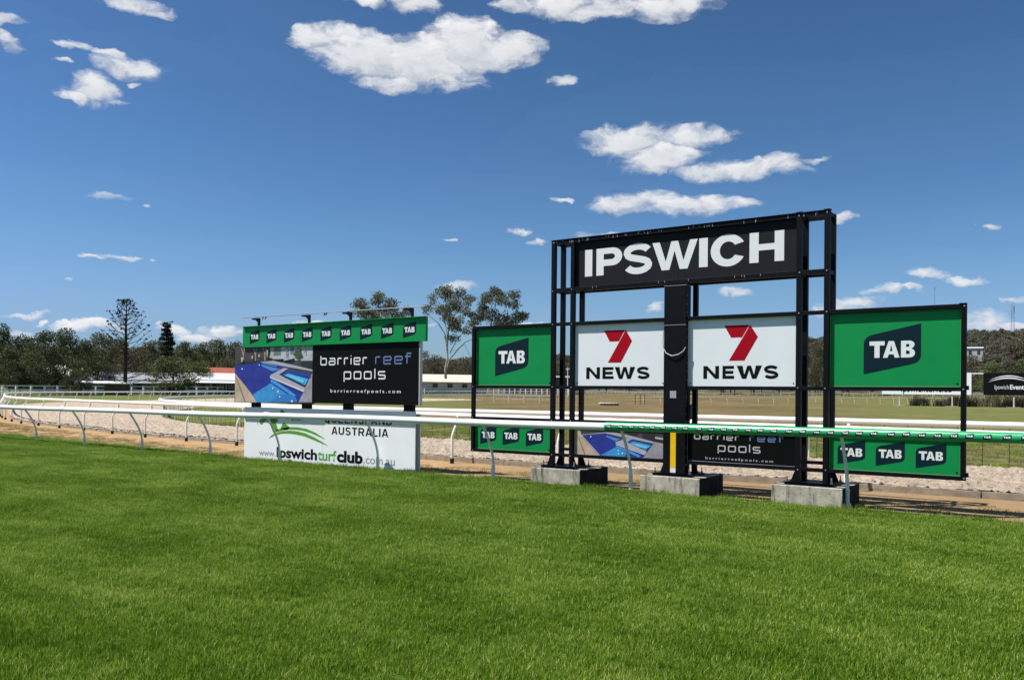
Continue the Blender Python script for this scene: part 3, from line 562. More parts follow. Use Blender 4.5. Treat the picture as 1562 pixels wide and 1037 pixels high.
# posts' feet of the middle rail (sand track, near side) and of the far rail (sand track, inner side)
PATH2 = smooth_path([(30,2.7),(20,2.6),(10,2.5),(3,2.35),(-5.4,2.25),(-11,2.5),(-17,3.0),(-20,3.3),(-23,3.75),(-26,4.25),(-29,4.75),(-32,5.3),(-35.5,6.0),(-38.5,6.9),(-42,8.1),(-47,10.1),(-53,12.7),(-60,15.8),(-68,19.4),(-76,23.5),(-83,28.5),(-88,33.5),(-92.5,40),(-97,47.5),(-103,57),(-111,70),(-118,84),(-124,102),(-129,125),(-131,150),(-128,180),(-118,212),(-100,245)], .5)
PATH3 = smooth_path([(30,10.6),(20,10.3),(10,10.1),(3,9.9),(-6,9.8),(-14,9.7),(-20,9.9),(-25,10.6),(-30,11.9),(-35,13.8),(-40,16.2),(-44.5,19),(-48.5,22),(-53,25.5),(-58,29.5),(-63,34.5),(-68,40.5),(-73,48),(-77,58),(-80,70),(-83,84),(-88,104),(-93,130),(-96,160),(-93,185),(-82,212),(-62,245),(-30,272),(10,290),(50,300)], .5)
def cum(path):
    s = [0]
    for a, b in zip(path, path[1:]): s.append(s[-1]+(b-a).length)
    return s
def at(path, cs, s):
    i = int(np.searchsorted(cs, s)); i = min(max(i, 1), len(path)-1)
    t = (s-cs[i-1])/max(1e-6, cs[i]-cs[i-1]); p = path[i-1].lerp(path[i], t); d = (path[min(i+1, len(path)-1)]-path[max(i-2, 0)]).normalized()
    return p, d

# value noise for the sand relief
tab = rng.random((256, 256))
def vn(x, y):
    xi = np.floor(x).astype(int); yi = np.floor(y).astype(int); fx = x-xi; fy = y-yi; fx = fx*fx*(3-2*fx); fy = fy*fy*(3-2*fy)
    a = tab[xi % 256, yi % 256]; b = tab[(xi+1) % 256, yi % 256]; c = tab[xi % 256, (yi+1) % 256]; d = tab[(xi+1) % 256, (yi+1) % 256]
    return (a*(1-fx)+b*fx)*(1-fy)+(c*(1-fx)+d*fx)*fy
def sand_mat():
    m = bpy.data.materials.new('sand'); m.use_nodes = True; t = m.node_tree; bs = t.nodes['Principled BSDF']
    ge = nn(t, 'ShaderNodeNewGeometry'); P = ge.outputs['Position']
    n1 = noise(t, P, 2.2, 5, .6); n2 = noise(t, P, 11, 6, .8); n6 = noise(t, P, 5, 5, .7); n0 = noise(t, P, .25, 3, .5)
    c = ramp(t, n1.outputs[0], [(.3,(.42,.335,.245)),(.5,(.51,.415,.315)),(.7,(.59,.495,.39))])
    c = mix(t, M(t, 'MULTIPLY', step(t, n2.outputs[0], .53, .59), .8), c, (.15,.105,.075,1))  # dark specks painted in for the weak shade of small pits
    c = mix(t, M(t, 'MULTIPLY', step(t, n6.outputs[0], .54, .62), .45), c, (.28,.215,.155,1))
    c = mix(t, M(t, 'MULTIPLY', step(t, n0.outputs[0], .5, .7), .3), c, (.40,.33,.27,1))
    t.links.new(c, bs.inputs['Base Color']); bs.inputs['Roughness'].default_value = .95; bs.inputs['Specular IOR Level'].default_value = .1
    b = nn(t, 'ShaderNodeBump'); b.inputs['Strength'].default_value = 1; b.inputs['Distance'].default_value = .05
    nb = noise(t, P, 26, 6, .75); t.links.new(nb.outputs[0], b.inputs['Height']); t.links.new(b.outputs[0], bs.inputs['Normal'])
    return m
mt['sand'] = sand_mat()
cs2, cs3 = cum(PATH2), cum(PATH3)
S2 = np.array([(p.x, p.y) for p in PATH2]); 
def build_sand():
    rows = []; s = 8.0
    s_end = cs2[next(i for i, p in enumerate(PATH2) if p.y > 106)]
    while s < s_end:
        p, d = at(PATH2, cs2, s); nrm = Vector((d.y, -d.x, 0))    # towards the infield
        # match the far edge by nearest point of PATH3 along the normal
        q = min(PATH3, key=lambda w: abs((w-p).dot(d)) + (0 if (w-p).dot(nrm) > 0 else 99) + .02*(w-p).length)
        width = (q-p).dot(nrm)
        rows.append((p+nrm*.47, p+nrm*(width-.1)))
        r = (p-Vector((EYE.x, EYE.y, 0))).length
        s += .045 if r < 28 else (.09 if r < 45 else (.3 if r < 70 else 1.2))
    nt = 130
    A = np.array([[a.x, a.y] for a, b in rows]); B = np.array([[b.x, b.y] for a, b in rows]); T = np.linspace(0, 1, nt)
    XY = A[:, None, :]*(1-T)[None, :, None]+B[:, None, :]*T[None, :, None]
    x, y = XY[..., 0], XY[..., 1]
    h = .05*vn(x*4.5, y*4.5)+.06*vn(x*8+7, y*8)+.05*vn(x*17, y*17+3)
    h = h + .16*np.maximum(0, vn(x*12+3, y*12)-.62)
    h = np.where(h > .09, h, .09-(.09-h)*1.6)
    rr = np.hypot(x-EYE.x, y-EYE.y); gg = 3e-5*np.maximum(0, rr-50)**2
    z = gg+.012+.06*(1-T)[None, :]**1.5+h*.82*np.minimum(1, np.minimum(T*8+.25, (1-T)*8))[None, :]
    co = np.stack([x, y, z], -1).reshape(-1, 3); n = len(rows)
    i = np.arange(n-1)[:, None]*nt+np.arange(nt-1)[None, :]
    F = np.stack([i, i+nt, i+nt+1, i+1], -1).reshape(-1, 4)
    me = bpy.data.meshes.new('sand_track'); me.vertices.add(len(co)); me.vertices.foreach_set('co', co.ravel())
    me.loops.add(F.size); me.polygons.add(len(F)); me.loops.foreach_set('vertex_index', F.ravel().astype(np.int32))
    me.polygons.foreach_set('loop_start', np.arange(0, F.size, 4, dtype=np.int32)); me.update(calc_edges=True); me.validate()
    me.polygons.foreach_set('use_smooth', np.ones(len(F), bool)); me.materials.append(mt['sand'])
    o = bpy.data.objects.new('sand_track', me); coll.objects.link(o); o['kind'] = 'structure'
    if me.polygons[0].normal.z < 0: me.flip_normals()
build_sand()

# turf sheet under the blades
def turf_edge(x):
    return -.10+.065*max(0, -11.5-x) - .0*x
def turf_mat():
    m = bpy.data.materials.new('turf_soil'); m.use_nodes = True; t = m.node_tree; bs = t.nodes['Principled BSDF']
    ge = nn(t, 'ShaderNodeNewGeometry'); P = ge.outputs['Position']; n1 = noise(t, P, 30, 5, .7)
    c = ramp(t, n1.outputs[0], [(.3,(.030,.060,.006)),(.55,(.06,.11,.012)),(.75,(.12,.17,.03))])
    t.links.new(c, bs.inputs['Base Color']); bs.inputs['Roughness'].default_value = .95; bs.inputs['Specular IOR Level'].default_value = .1
    return m
mt['turf'] = turf_mat()
def build_turf():
    xs = np.concatenate([np.arange(-60, -20, 2.), np.arange(-20, 25.1, .5)]); mb = MB(); vs = []; cols = 14
    for x in xs:
        e = turf_edge(x)+.06*(vn(np.array(x*1.7), np.array(3.))-.5)*2
        for k in range(cols):
            y = e + (-32-e)*(k/(cols-1))**1.5; vs.append((x, y, g(x, y)+.006))
    fs = [(i*cols+k, i*cols+k+1, (i+1)*cols+k+1, (i+1)*cols+k) for i in range(len(xs)-1) for k in range(cols-1)]
    mb.mesh(vs, fs); o = mb.build('turf', mt['turf'], kind='structure')
    if o.data.polygons[0].normal.z < 0: o.data.flip_normals()
build_turf()

# grass blades: patches of blades spread by geometry nodes (nobody could count them)
def grass_mat(name, stops, macro=True):
    m = bpy.data.materials.new(name); m.use_nodes = True; t = m.node_tree; bs = t.nodes['Principled BSDF']
    at_ = nn(t, 'ShaderNodeAttribute', attribute_name='tint'); ge = nn(t, 'ShaderNodeNewGeometry')
    n1 = noise(t, ge.outputs['Position'], .7, 4, .6); n2 = noise(t, ge.outputs['Position'], 3.0, 4, .65, (.35, 1, 1))
    n3 = noise(t, ge.outputs['Position'], 7.0, 3, .6)
    f = M(t, 'ADD', M(t, 'MULTIPLY', at_.outputs['Fac'], .46), M(t, 'ADD', M(t, 'MULTIPLY', n1.outputs[0], .60), M(t, 'ADD', M(t, 'MULTIPLY', n2.outputs[0], .50), M(t, 'MULTIPLY', n3.outputs[0], .28))))
    f = M(t, 'SUBTRACT', f, .40)
    # faint mowing bands parallel to the rail
    sp = nn(t, 'ShaderNodeSeparateXYZ'); t.links.new(ge.outputs['Position'], sp.inputs[0])
    f = M(t, 'ADD', f, M(t, 'MULTIPLY', M(t, 'SINE', M(t, 'MULTIPLY', sp.outputs[1], 2.6)), .045))
    c = ramp(t, f, stops)
    t.links.new(c, bs.inputs['Base Color']); bs.inputs['Roughness'].default_value = .45; bs.inputs['Specular IOR Level'].default_value = .28
    tl = nn(t, 'ShaderNodeBsdfTranslucent'); t.links.new(c, tl.inputs[0]); ms = nn(t, 'ShaderNodeMixShader'); ms.inputs[0].default_value = .38
    t.links.new(bs.outputs[0], ms.inputs[1]); t.links.new(tl.outputs[0], ms.inputs[2]); t.links.new(ms.outputs[0], t.nodes['Material Output'].inputs[0])
    return m
mt['blade'] = grass_mat('grass_blade', [(.10,(.032,.078,.003)),(.36,(.092,.188,.005)),(.57,(.178,.305,.012)),(.77,(.33,.45,.055)),(.96,(.60,.62,.22))])
mt['blade_dry'] = grass_mat('dry_grass_blade', [(.1,(.10,.12,.03)),(.4,(.19,.18,.06)),(.65,(.34,.25,.12)),(.95,(.50,.38,.20))])
def blade_patch(name, n, size, hmin, hmax, w, mat, seed):
    r = np.random.default_rng(seed)
    px = r.uniform(-size/2, size/2, n); py = r.uniform(-size/2, size/2, n)
    clump = vn(px*14+seed*3, py*14+5)
    h = r.uniform(hmin, hmax, n)*(.6+.8*clump); a = r.uniform(0, 2*math.pi, n); lean = r.uniform(.1, .75, n)*h; ld = a+r.normal(1.57, .6, n)
    ww = w*r.uniform(.7, 1.3, n)
    dx, dy = np.cos(a)*ww/2, np.sin(a)*ww/2; lx, ly = np.cos(ld)*lean, np.sin(ld)*lean
    V = np.zeros((n, 5, 3))
    V[:, 0] = np.stack([px-dx, py-dy, np.zeros(n)], 1); V[:, 1] = np.stack([px+dx, py+dy, np.zeros(n)], 1)
    V[:, 2] = np.stack([px-dx*.8+lx*.35, py-dy*.8+ly*.35, h*.6], 1); V[:, 3] = np.stack([px+dx*.8+lx*.35, py+dy*.8+ly*.35, h*.6], 1)
    V[:, 4] = np.stack([px+lx, py+ly, h*.96], 1)
    base = np.arange(n)[:, None]*5
    F = np.concatenate([base+np.array([0, 1, 3]), base+np.array([0, 3, 2]), base+np.array([2, 3, 4])], 1).reshape(-1, 3)
    me = bpy.data.meshes.new(name); me.vertices.add(n*5); me.vertices.foreach_set('co', V.ravel()); me.loops.add(F.size); me.polygons.add(len(F))
    me.loops.foreach_set('vertex_index', F.ravel().astype(np.int32)); me.polygons.foreach_set('loop_start', np.arange(0, F.size, 3, dtype=np.int32)); me.update(calc_edges=True)
    at_ = me.attributes.new('tint', 'FLOAT', 'POINT'); tint = np.clip(r.normal(.48, .27, n)+.3*(clump-.5), 0, 1.1); tint = np.where(r.random(n) < .08, 1.3, tint)
    at_.data.foreach_set('value', np.repeat(tint, 5)); me.materials.append(mat)
    return bpy.data.objects.new(name, me)
def scatter(name, pts, rots, scales, sources, label, cat, mat_kind='stuff'):
    src = bpy.data.collections.new(name+'_source')
    for s in sources: src.objects.link(s)
    me = bpy.data.meshes.new(name); me.vertices.add(len(pts)); me.vertices.foreach_set('co', np.asarray(pts, float).ravel())
    for an, arr, ty in (('rz', rots, 'FLOAT'), ('sz', scales, 'FLOAT')):
        a = me.attributes.new(an, ty, 'POINT'); a.data.foreach_set('value', np.asarray(arr, float))
    a = me.attributes.new('pick', 'INT', 'POINT'); a.data.foreach_set('value', rng.integers(0, len(sources), len(pts)).astype(np.int32))
    o = bpy.data.objects.new(name, me); coll.objects.link(o); tag(o, label, cat, kind=mat_kind)
    ng = bpy.data.node_groups.new(name, 'GeometryNodeTree')
    ng.interface.new_socket('Geometry', in_out='INPUT', socket_type='NodeSocketGeometry'); ng.interface.new_socket('Geometry', in_out='OUTPUT', socket_type='NodeSocketGeometry')
    gi = ng.nodes.new('NodeGroupInput'); go = ng.nodes.new('NodeGroupOutput'); mp = ng.nodes.new('GeometryNodeMeshToPoints'); ip = ng.nodes.new('GeometryNodeInstanceOnPoints')
    ci = ng.nodes.new('GeometryNodeCollectionInfo'); ci.inputs[0].default_value = src; ci.inputs['Separate Children'].default_value = True; ci.inputs['Reset Children'].default_value = True
    def attr(nm, ty):
        a = ng.nodes.new('GeometryNodeInputNamedAttribute'); a.data_type = ty; a.inputs[0].default_value = nm; return a.outputs[0]
    cx = ng.nodes.new('ShaderNodeCombineXYZ'); ng.links.new(attr('rz', 'FLOAT'), cx.inputs[2])
    er = ng.nodes.new('FunctionNodeEulerToRotation'); ng.links.new(cx.outputs[0], er.inputs[0])
    ng.links.new(gi.outputs[0], mp.inputs[0]); ng.links.new(mp.outputs[0], ip.inputs['Points']); ng.links.new(ci.outputs[0], ip.inputs['Instance'])
    ip.inputs['Pick Instance'].default_value = True; ng.links.new(attr('pick', 'INT'), ip.inputs['Instance Index'])
    ng.links.new(er.outputs[0], ip.inputs['Rotation']); ng.links.new(attr('sz', 'FLOAT'), ip.inputs['Scale'])
    ng.links.new(ip.outputs[0], go.inputs[0])
    md = o.modifiers.new('scatter', 'NODES'); md.node_group = ng
    return o
def in_view(x, y, mar=.08):
    a = math.atan2(x-EYE.x, y-EYE.y)-yaw
    return abs(a) < .545+mar
def patch_field(name, sz, ymin, ymaxf, xmin, xmax, keep, sources, label, cat, zoff=.006, maxr=60, sc_=(.85,1.2)):
    P, Rz, S = [], [], []
    x = xmin
    while x < xmax:
        y = ymin
        while y < ymaxf(x):
            r = math.hypot(x-EYE.x, y-EYE.y)
            if 2.5 < r < maxr and in_view(x, y, .14 if r > 18 else (.4 if r > 9 else .9)) and random.random() < keep(x, y, r):
                jx = x+random.uniform(-.4, .4)*sz; jy = min(y+random.uniform(-.4, .4)*sz, ymaxf(x))
                P.append((jx, jy, g(jx, jy)+zoff)); Rz.append(random.uniform(0, 6.283)); S.append(random.uniform(*sc_))
            y += sz
        x += sz
    return scatter(name, P, Rz, S, sources, label, cat)
gp = [blade_patch('turf_blades', 1050, .34, .020, .050, .0036, mt['blade'], s) for s in range(4)]
patch_field('grass', .22, -14, lambda x: turf_edge(x)-.17, -42, 16, lambda x, y, r: 1.0, gp, 'dense mown green turf in front of the running rail', 'grass')
ge_ = [blade_patch('edge_blades', 120, .30, .05, .105, .0042, mt['blade'], 40+s) for s in range(3)]
patch_field('edge_grass', .16, -.75, lambda x: turf_edge(x)-.02, -30, 9, lambda x, y, r: .75 if y > turf_edge(x)-.26 else 0, ge_, 'longer uncut grass along the turf edge below the sign', 'grass')
gd = [blade_patch('dry_blades', 160, .34, .015, .035, .0040, mt['blade_dry'], 10+s) for s in range(3)]
patch_field('dry_grass', .3, .0, lambda x: 1.7+.2*max(0, -16-x), -38, 12, lambda x, y, r: .5 if y > turf_edge(x) else 0, gd, 'thin dry grass on the bare strip behind the running rail', 'grass', zoff=.0, maxr=48)
gg_ = [blade_patch('rough_blades', 220, .5, .03, .07, .006, mt['blade_dry'], 20+s) for s in range(2)]+[blade_patch('green_blades', 300, .5, .03, .06, .006, mt['blade'], 30)]
patch_field('infield_grass', .5, 10.0, lambda x: 26, -30, 14, lambda x, y, r: .55, gg_, 'olive infield grass beyond the sand track', 'grass', zoff=0, maxr=48)

# ------------------------------------------------------------------ track sign
SG = thing('track_sign', 'large black steel frame sign with white town name above green and white panels', 'sign')
def xz_box(name, x0, x1, y0, y1, z0, z1, m, parent, bevel=.003, **kw):
    mb = MB(); mb.box(x0, x1, y0, y1, z0, z1); return mb.build(name, m, parent, bevel=bevel, **kw)
PW = .078
L0, L1, R0, R1, E0, E1 = -2.474, -1.983, 1.983, 2.474, -4.307, 4.307
FB, FT = .345, 4.45
YB = .40
# posts: front and back pairs of the two side towers
for x in (L0, L1-PW, R0, R1-PW):
    xz_box('post', x, x+PW, 0, PW, FB, FT, mt['frame'], SG)
    xz_box('post', x, x+PW, YB-PW, YB, FB, FT, mt['frame'], SG)
for x in (.16,):
    xz_box('post', x, x+PW, YB-PW, YB, FB, 3.50, mt['frame'], SG)
xz_box('post', -.24, -.24+PW, YB-PW, YB, FB, 3.50, mt['frame'], SG)
xz_box('end_post', E0, E0+.068, .001, .069, .51, 2.95, mt['frame'], SG)
xz_box('end_post', E1-.068, E1, .001, .069, .51, 2.95, mt['frame'], SG)
def hbeam(x0, x1, z0, z1, y0=.002, y1=.07):
    xz_box('beam', x0, x1, y0, y1, z0, z1, mt['frame'], SG)
segs_w = [(E0+.068, L0), (R1, E1-.068)]; segs_c = [(L0+PW, L1-PW), (L1, -.205), (.195, R0), (R0+PW, R1-PW)]
for z0, z1 in ((2.89, 2.95), (1.742, 1.80), (1.14, 1.19), (.51, .565)):
    for a, b in segs_w+segs_c: hbeam(a, b, z0, z1)
for a, b in ((L0+PW, L1-PW), (L1, R0), (R0+PW, R1-PW)):
    hbeam(a, b, 3.50, 3.575); hbeam(a, b, 4.385, 4.448)
# top and middle beams of the back frame, cross beams front to back
for z0, z1 in ((4.385, 4.448), (3.505, 3.57)):
    for a, b in ((L0+PW, L1-PW), (L1, R0), (R0+PW, R1-PW)): hbeam(a, b, z0, z1, YB-PW+.004, YB-.004)
    for x in (L0, L1-PW, R0, R1-PW): xz_box('cross_beam', x+.006, x+PW-.006, PW, YB-PW, z0+.003, z1-.003, mt['frame'], SG)
for a, b in ((L0+PW, L1-PW), (R0+PW, R1-PW)): hbeam(a, b, .60, .65, YB-PW+.004, YB-.004)
# thin cover strip along the top, with bird streaks
cov = xz_box('top_cover', L0-.004, R1+.004, -.012, .085, 4.452, 4.462, mt['frame'], SG, bevel=0)
for x in (R0, R1-PW, E1-.085):
    z = 4.466 if x < 3 else 2.952
    xz_box('post_cap', x-.006, x+PW+.008, -.008, PW+.008, z-.003, z+.008, mt['frame'], SG, bevel=0)
YP = .062
def panel(name, x0, x1, z0, z1, m):
    return xz_box(name, x0, x1, YP, YP+.02, z0, z1, m, SG, bevel=0)
def edge_trim(x0, x1, z0, z1, m, t=.007):
    mb = MB(); y0, y1 = YP-.003, YP-.001
    mb.box(x0, x1, y0, y1, z0, z0+t); mb.box(x0, x0+t, y0, y1, z0+t, z1); mb.box(x1-t, x1, y0, y1, z0+t, z1); return mb
def tab_logo(mb_n, mb_t, x0, z0, w, y):
    # slanted badge: sharp lower left and upper right corners, rounded upper left and lower right
    h = .935*w; lx = x0; rx = x0+w; zl0 = z0; zl1 = z0+.715*w; zr1 = z0+h; zr0 = z0+.22*w; r = .13*w
    sl = (zr1-zl1)/w
    pts = [(lx, zl0), (rx-r*1.25, zr0-sl*r*1.25)]
    c0 = (rx-r*1.25, zr0-sl*r*1.25); c1 = (rx, zr0-.0*r); c2 = (rx, zr0+r*1.1)
    pts += [tuple((1-t)**2*c0[j]+2*t*(1-t)*c1[j]+t*t*c2[j] for j in (0, 1)) for t in (.25, .5, .75, 1)]
    pts += [(rx, zr1), (lx+r*1.25, zl1+sl*r*1.25)]
    c0 = (lx+r*1.25, zl1+sl*r*1.25); c1 = (lx, zl1); c2 = (lx, zl1-r*1.1)
    pts += [tuple((1-t)**2*c0[j]+2*t*(1-t)*c1[j]+t*t*c2[j] for j in (0, 1)) for t in (.25, .5, .75, 1)]
    mb_n.poly([pts], y)
    a, b = z0+.31*w, z0+.622*w
    put(mb_t, 'T', x0+.105*w, x0+.375*w, a, b, y-.002, .34, .25)
    put(mb_t, 'A', x0+.345*w, x0+.635*w, a, b, y-.002, .30, .22)
    put(mb_t, 'B', x0+.66*w, x0+.90*w, a, b, y-.002, .36, .22)
def tab_panel(x0, x1, z0, z1, logos, w):
    p = panel('green_panel', x0, x1, z0, z1, mt['green'])
    edge_trim(x0+.002, x1-.002, z0+.002, z1-.002, None).build('panel_edge', mt['lime2'], p)
    for lx, lz in logos:
        a, b = MB(), MB(); tab_logo(a, b, lx, lz, w, YP-.002); a.build('badge_print', mt['navy'], p); b.build('letter_print', mt['white_print'], p)
    for x in (x0+.05, x1-.05): s = MB(); s.tube([(x, YP-.006, z0+.05), (x, YP, z0+.05)], .012, 8); s.build('screw', mt['frame'], p)
tab_panel(E0+.068, L0, 1.80, 2.89, [(-3.777, 1.98)], .772)
tab_panel(R1, E1-.068, 1.80, 2.89, [(2.957, 1.984)], .770)
tab_panel(E0+.068, L0, .565, 1.14, [(-4.121, .66), (-3.582, .66), (-3.044, .66)], .388)
tab_panel(R1, E1-.068, .565, 1.14, [(2.598, .648), (3.134, .65), (3.668, .648)], .39)
def news(x0, x1, seven, word):
    p = panel('white_panel', x0, x1, 1.80, 2.89, mt['white_panel'])
    a = MB()
    for poly_ in seven: a.poly([poly_], YP-.002)
    a.build('seven_print', mt['red'], p)
    b = MB()
    for ch, a0, a1 in word:
        put(b, ch, a0, a1, 1.922, 2.13, YP-.002, .24 if ch in 'NW' else (.27 if ch == 'E' else .22), .235)
    b.build('letter_print', mt['black_print'], p)
    for x in (x0+.05, x1-.05): s = MB(); s.tube([(x, YP-.006, 1.85), (x, YP, 1.85)], .01, 8); s.build('screw', mt['frame'], p)
sev = [[(0,.567),(.411,.567),(.294,.372),(.112,.372)], [(.426,.567),(.552,.372),(.336,0),(.080,0),(.300,.357)]]
sh = lambda ox, oz, k=1.0: [[(ox+p[0]*k, oz+p[1]) for p in q] for q in sev]
news(L1, -.205, sh(-1.392, 2.208), [('N',-1.748,-1.468),('E',-1.418,-1.195),('W',-1.175,-.775),('S',-.743,-.500)])
news(.195, R0, sh(.820, 2.212), [('N',.467,.736),('E',.794,.990),('W',1.030,1.441),('S',1.472,1.703)])
# town name
p = panel('name_panel', L1, R0, 3.575, 4.385, mt['ipswich_panel'])
b = MB()
for ch, x0, x1, sx, sy in (('I',-1.795,-1.645,1,1),('P',-1.560,-1.046,.285,.215),('S',-1.020,-.470,.245,.215),('W',-.470,.350,.165,.2),('I',.376,.526,1,1),('C',.577,1.164,.265,.225),('H',1.225,1.776,.27,.21)):
    o_ = .022 if ch in 'SC' else 0
    put(b, ch, x0, x1, 3.757-o_, 4.234+o_, YP-.002, sx, sy)
b.build('letter_print', mt['white_print'], p)
edge_trim(L1+.003, R0-.003, 3.577, 3.60, None, .006).build('panel_edge', mt['alu'], p)
xz_box('seam', .012, .016, YP-.0012, YP-.0002, 3.60, 4.38, mt['black_print'], p, bevel=0)
xz_box('seam', -1.0, -.996, YP-.0012, YP-.0002, 3.60, 4.38, mt['black_print'], p, bevel=0)
bm_ = MB(); bm_.tube([(0, -.006, 0), (0, .0, 0)], .011, 6); first = None
for z in (4.416, 3.538, 2.92, 1.772, 1.165, .538):
    for x in (L0+PW/2, L1-PW/2, R0+PW/2, R1-PW/2, E0+.034, E1-.034):
        if abs(x) > 3 and z > 3: continue
        if first is None: first = bm_.build('joint_bolt', mt['galv'], SG); first.location = (x, 0, z)
        else: dup(first, SG, (x+random.uniform(-.015, .015), 0, z+random.uniform(-.01, .01)))
# lower centre panels
p = panel('pool_photo_panel', L1, -.205, .565, 1.14, mt['ph_wall_dark'])
for i, (n, q) in enumerate(D['pool_low']):
    a = MB(); q = [(min(max(x, L1+.004), -.209), min(max(z, .572), 1.135)) for x, z in q]; a.poly([q], YP-.001-.0007*i); a.build('photo_print', mt['ph_'+n], p)
edge_trim(L1+.002, -.207, .567, 1.138, None).build('panel_edge', mt['alu'], p)
p = panel('black_panel', .195, R0, .565, 1.14, mt['dark_panel'])
a = MB(); thin_text(a, 'barrier', .315, 1.09, .925, .085, .019, YP-.002); thin_text(a, 'pools', .725, 1.43, .742, .105, .019, YP-.002)
a.build('letter_print', mt['silver_print'], p)
font_text('letter_print', 'barrierreefpools.com', .518, 1.63, .612, .650, YP-.002, mt['silver_print'], p, .012, space=1.5)
a = MB(); thin_text(a, 'reef', 1.25, 1.80, .925, .085, .019, YP-.002); a.build('letter_print', mt['blue_print'], p)
edge_trim(.197, R0-.002, .567, 1.138, None, .005).build('panel_edge', mt['alu'], p)
# centre column
col = MB(); col.box(-.205, .195, -.02, .17, .345, 3.47); col_o = col.build('column', mt['frame'], SG, bevel=.006)
a = MB(); a.box(-.205, .195, -.024, .172, 3.472, 3.478); a.build('seam', mt['alu'], col_o); a = MB(); a.box(-.204,.194,-.0225,-.0205,2.815,2.821); a.build('seam', mt['alu'], col_o)
a = MB()
for z in np.arange(.5, 3.4, .14): a.tube([(.196, .0, z), (.2, .0, z)], .008, 6); a.tube([(.196, .15, z), (.2, .15, z)], .008, 6)
a.build('rivet', mt['galv'], col_o, kind='stuff')
xz_box('reflector_strip', -.068, .030, -.026, -.021, .44, 1.10, mt['yellow'], col_o, bevel=0)
xz_box('reflector_foot', -.068, .030, -.026, -.021, .36, .437, mt['white_print'], col_o, bevel=0)
xz_box('grey_plate', -.082, .028, -.026, -.021, 1.60, 1.72, mt['grey_tag'], col_o, bevel=0)
a = MB(); a.tube([(-.215,-.02,2.72),(-.218,-.03,2.55),(-.208,-.04,2.45),(-.15,-.05,2.35),(-.04,-.055,2.30),(.08,-.05,2.325),(.16,-.04,2.38),(.192,-.03,2.44)], .009, 8); a.build('cable', mt['silver_print'], col_o, smooth=True)
a = MB(); a.box(.2, .245, .06, .15, 1.25, 1.50); a.tube([(.21,.1,1.5),(.215,.1,1.75),(.205,.1,1.95)], .012, 6); a.tube([(.21,.1,1.25),(.22,.1,1.0),(.205,.1,.8)], .012, 6); a.build('switch_box', mt['socket'], col_o)
# base plates with stiffeners and bolts, concrete blocks
for x0, x1, bx0, bx1, ztop in ((L0, L1, -2.736, -1.689, .308), (-.205, .195, -.519, .538, .308), (R0, R1, 1.697, 2.745, .308)):
    xm0, xm1 = (x0-.13, x1+.11) if x0 != -.205 else (-.36, .33)
    xz_box('base_plate', xm0, xm1, -.09, YB+.09, .312, .345, mt['galv'] if False else mt['frame'], SG)
    for sx_ in (-1, 1):
        for yy in (.03, YB-.05):
            xe = x0 if sx_ < 0 else x1
            a = MB(); q = [(xe, .345), (xe+sx_*.075, .345), (xe, .53)]
            a.mesh([(q[0][0], yy, q[0][1]), (q[1][0], yy, q[1][1]), (q[2][0], yy, q[2][1]), (q[0][0], yy+.012, q[0][1]), (q[1][0], yy+.012, q[1][1]), (q[2][0], yy+.012, q[2][1])], [(0,1,2),(3,5,4),(0,3,4,1),(1,4,5,2),(2,5,3,0)])
            a.build('stiffener', mt['frame'], SG)
    for bx in (xm0+.035, xm1-.04):
        for by in (-.06, YB+.06):
            a = MB(); a.tube([(bx, by, .345), (bx, by, .435)], .010, 8); a.tube([(bx, by, .345), (bx, by, .372)], .021, 6); a.build('bolt', mt['galv'], SG)
    blk = MB(); blk.box(bx0, bx1, -.229, .80, -.02, ztop); blk.mi[3] = 1  # right face gets the painted-in shade
    xo = blk.build('concrete_block', [mt['concrete'], mt['shade_side']], SG, bevel=.012)
    # small air holes in the cast face
    a = MB()
    for q in range(7):
        hx = random.uniform(bx0+.1, bx1-.1); hz = random.uniform(.1, .26); a.poly([arc(hx, hz, .007, .006, 0, 330, 8)], -.2305)
    a.build('air_hole', mt['socket'], xo, kind='stuff')
# whip aerial on the right wing
a = MB(); a.tube([(3.90,.05,2.95),(3.90,.05,3.20)], .004, 6); a.box(3.885,3.915,.04,.06,3.18,3.21); a.build('aerial', mt['galv'], SG)
# lugs on the right end
for z in (.56, 1.76): a = MB(); a.box(E1, E1+.03, .01, .06, z, z+.06); a.build('lug', mt['frame'], SG)
a = MB()
for q in range(40):
    x = random.uniform(L0, R1); w_ = random.uniform(.004, .010); h_ = random.uniform(.02, .055); z = 4.45-random.uniform(0, .02)
    a.box(x, x+w_, -.0005, .001, z-h_, z)
for q in range(9):
    x = random.uniform(L1, R0); w_ = .007; h_ = random.uniform(.02, .05); a.box(x, x+w_, -.0005, .001, 3.57-h_, 3.57)
a.build('bird_streak', mt['grey_tag'], SG, kind='stuff')

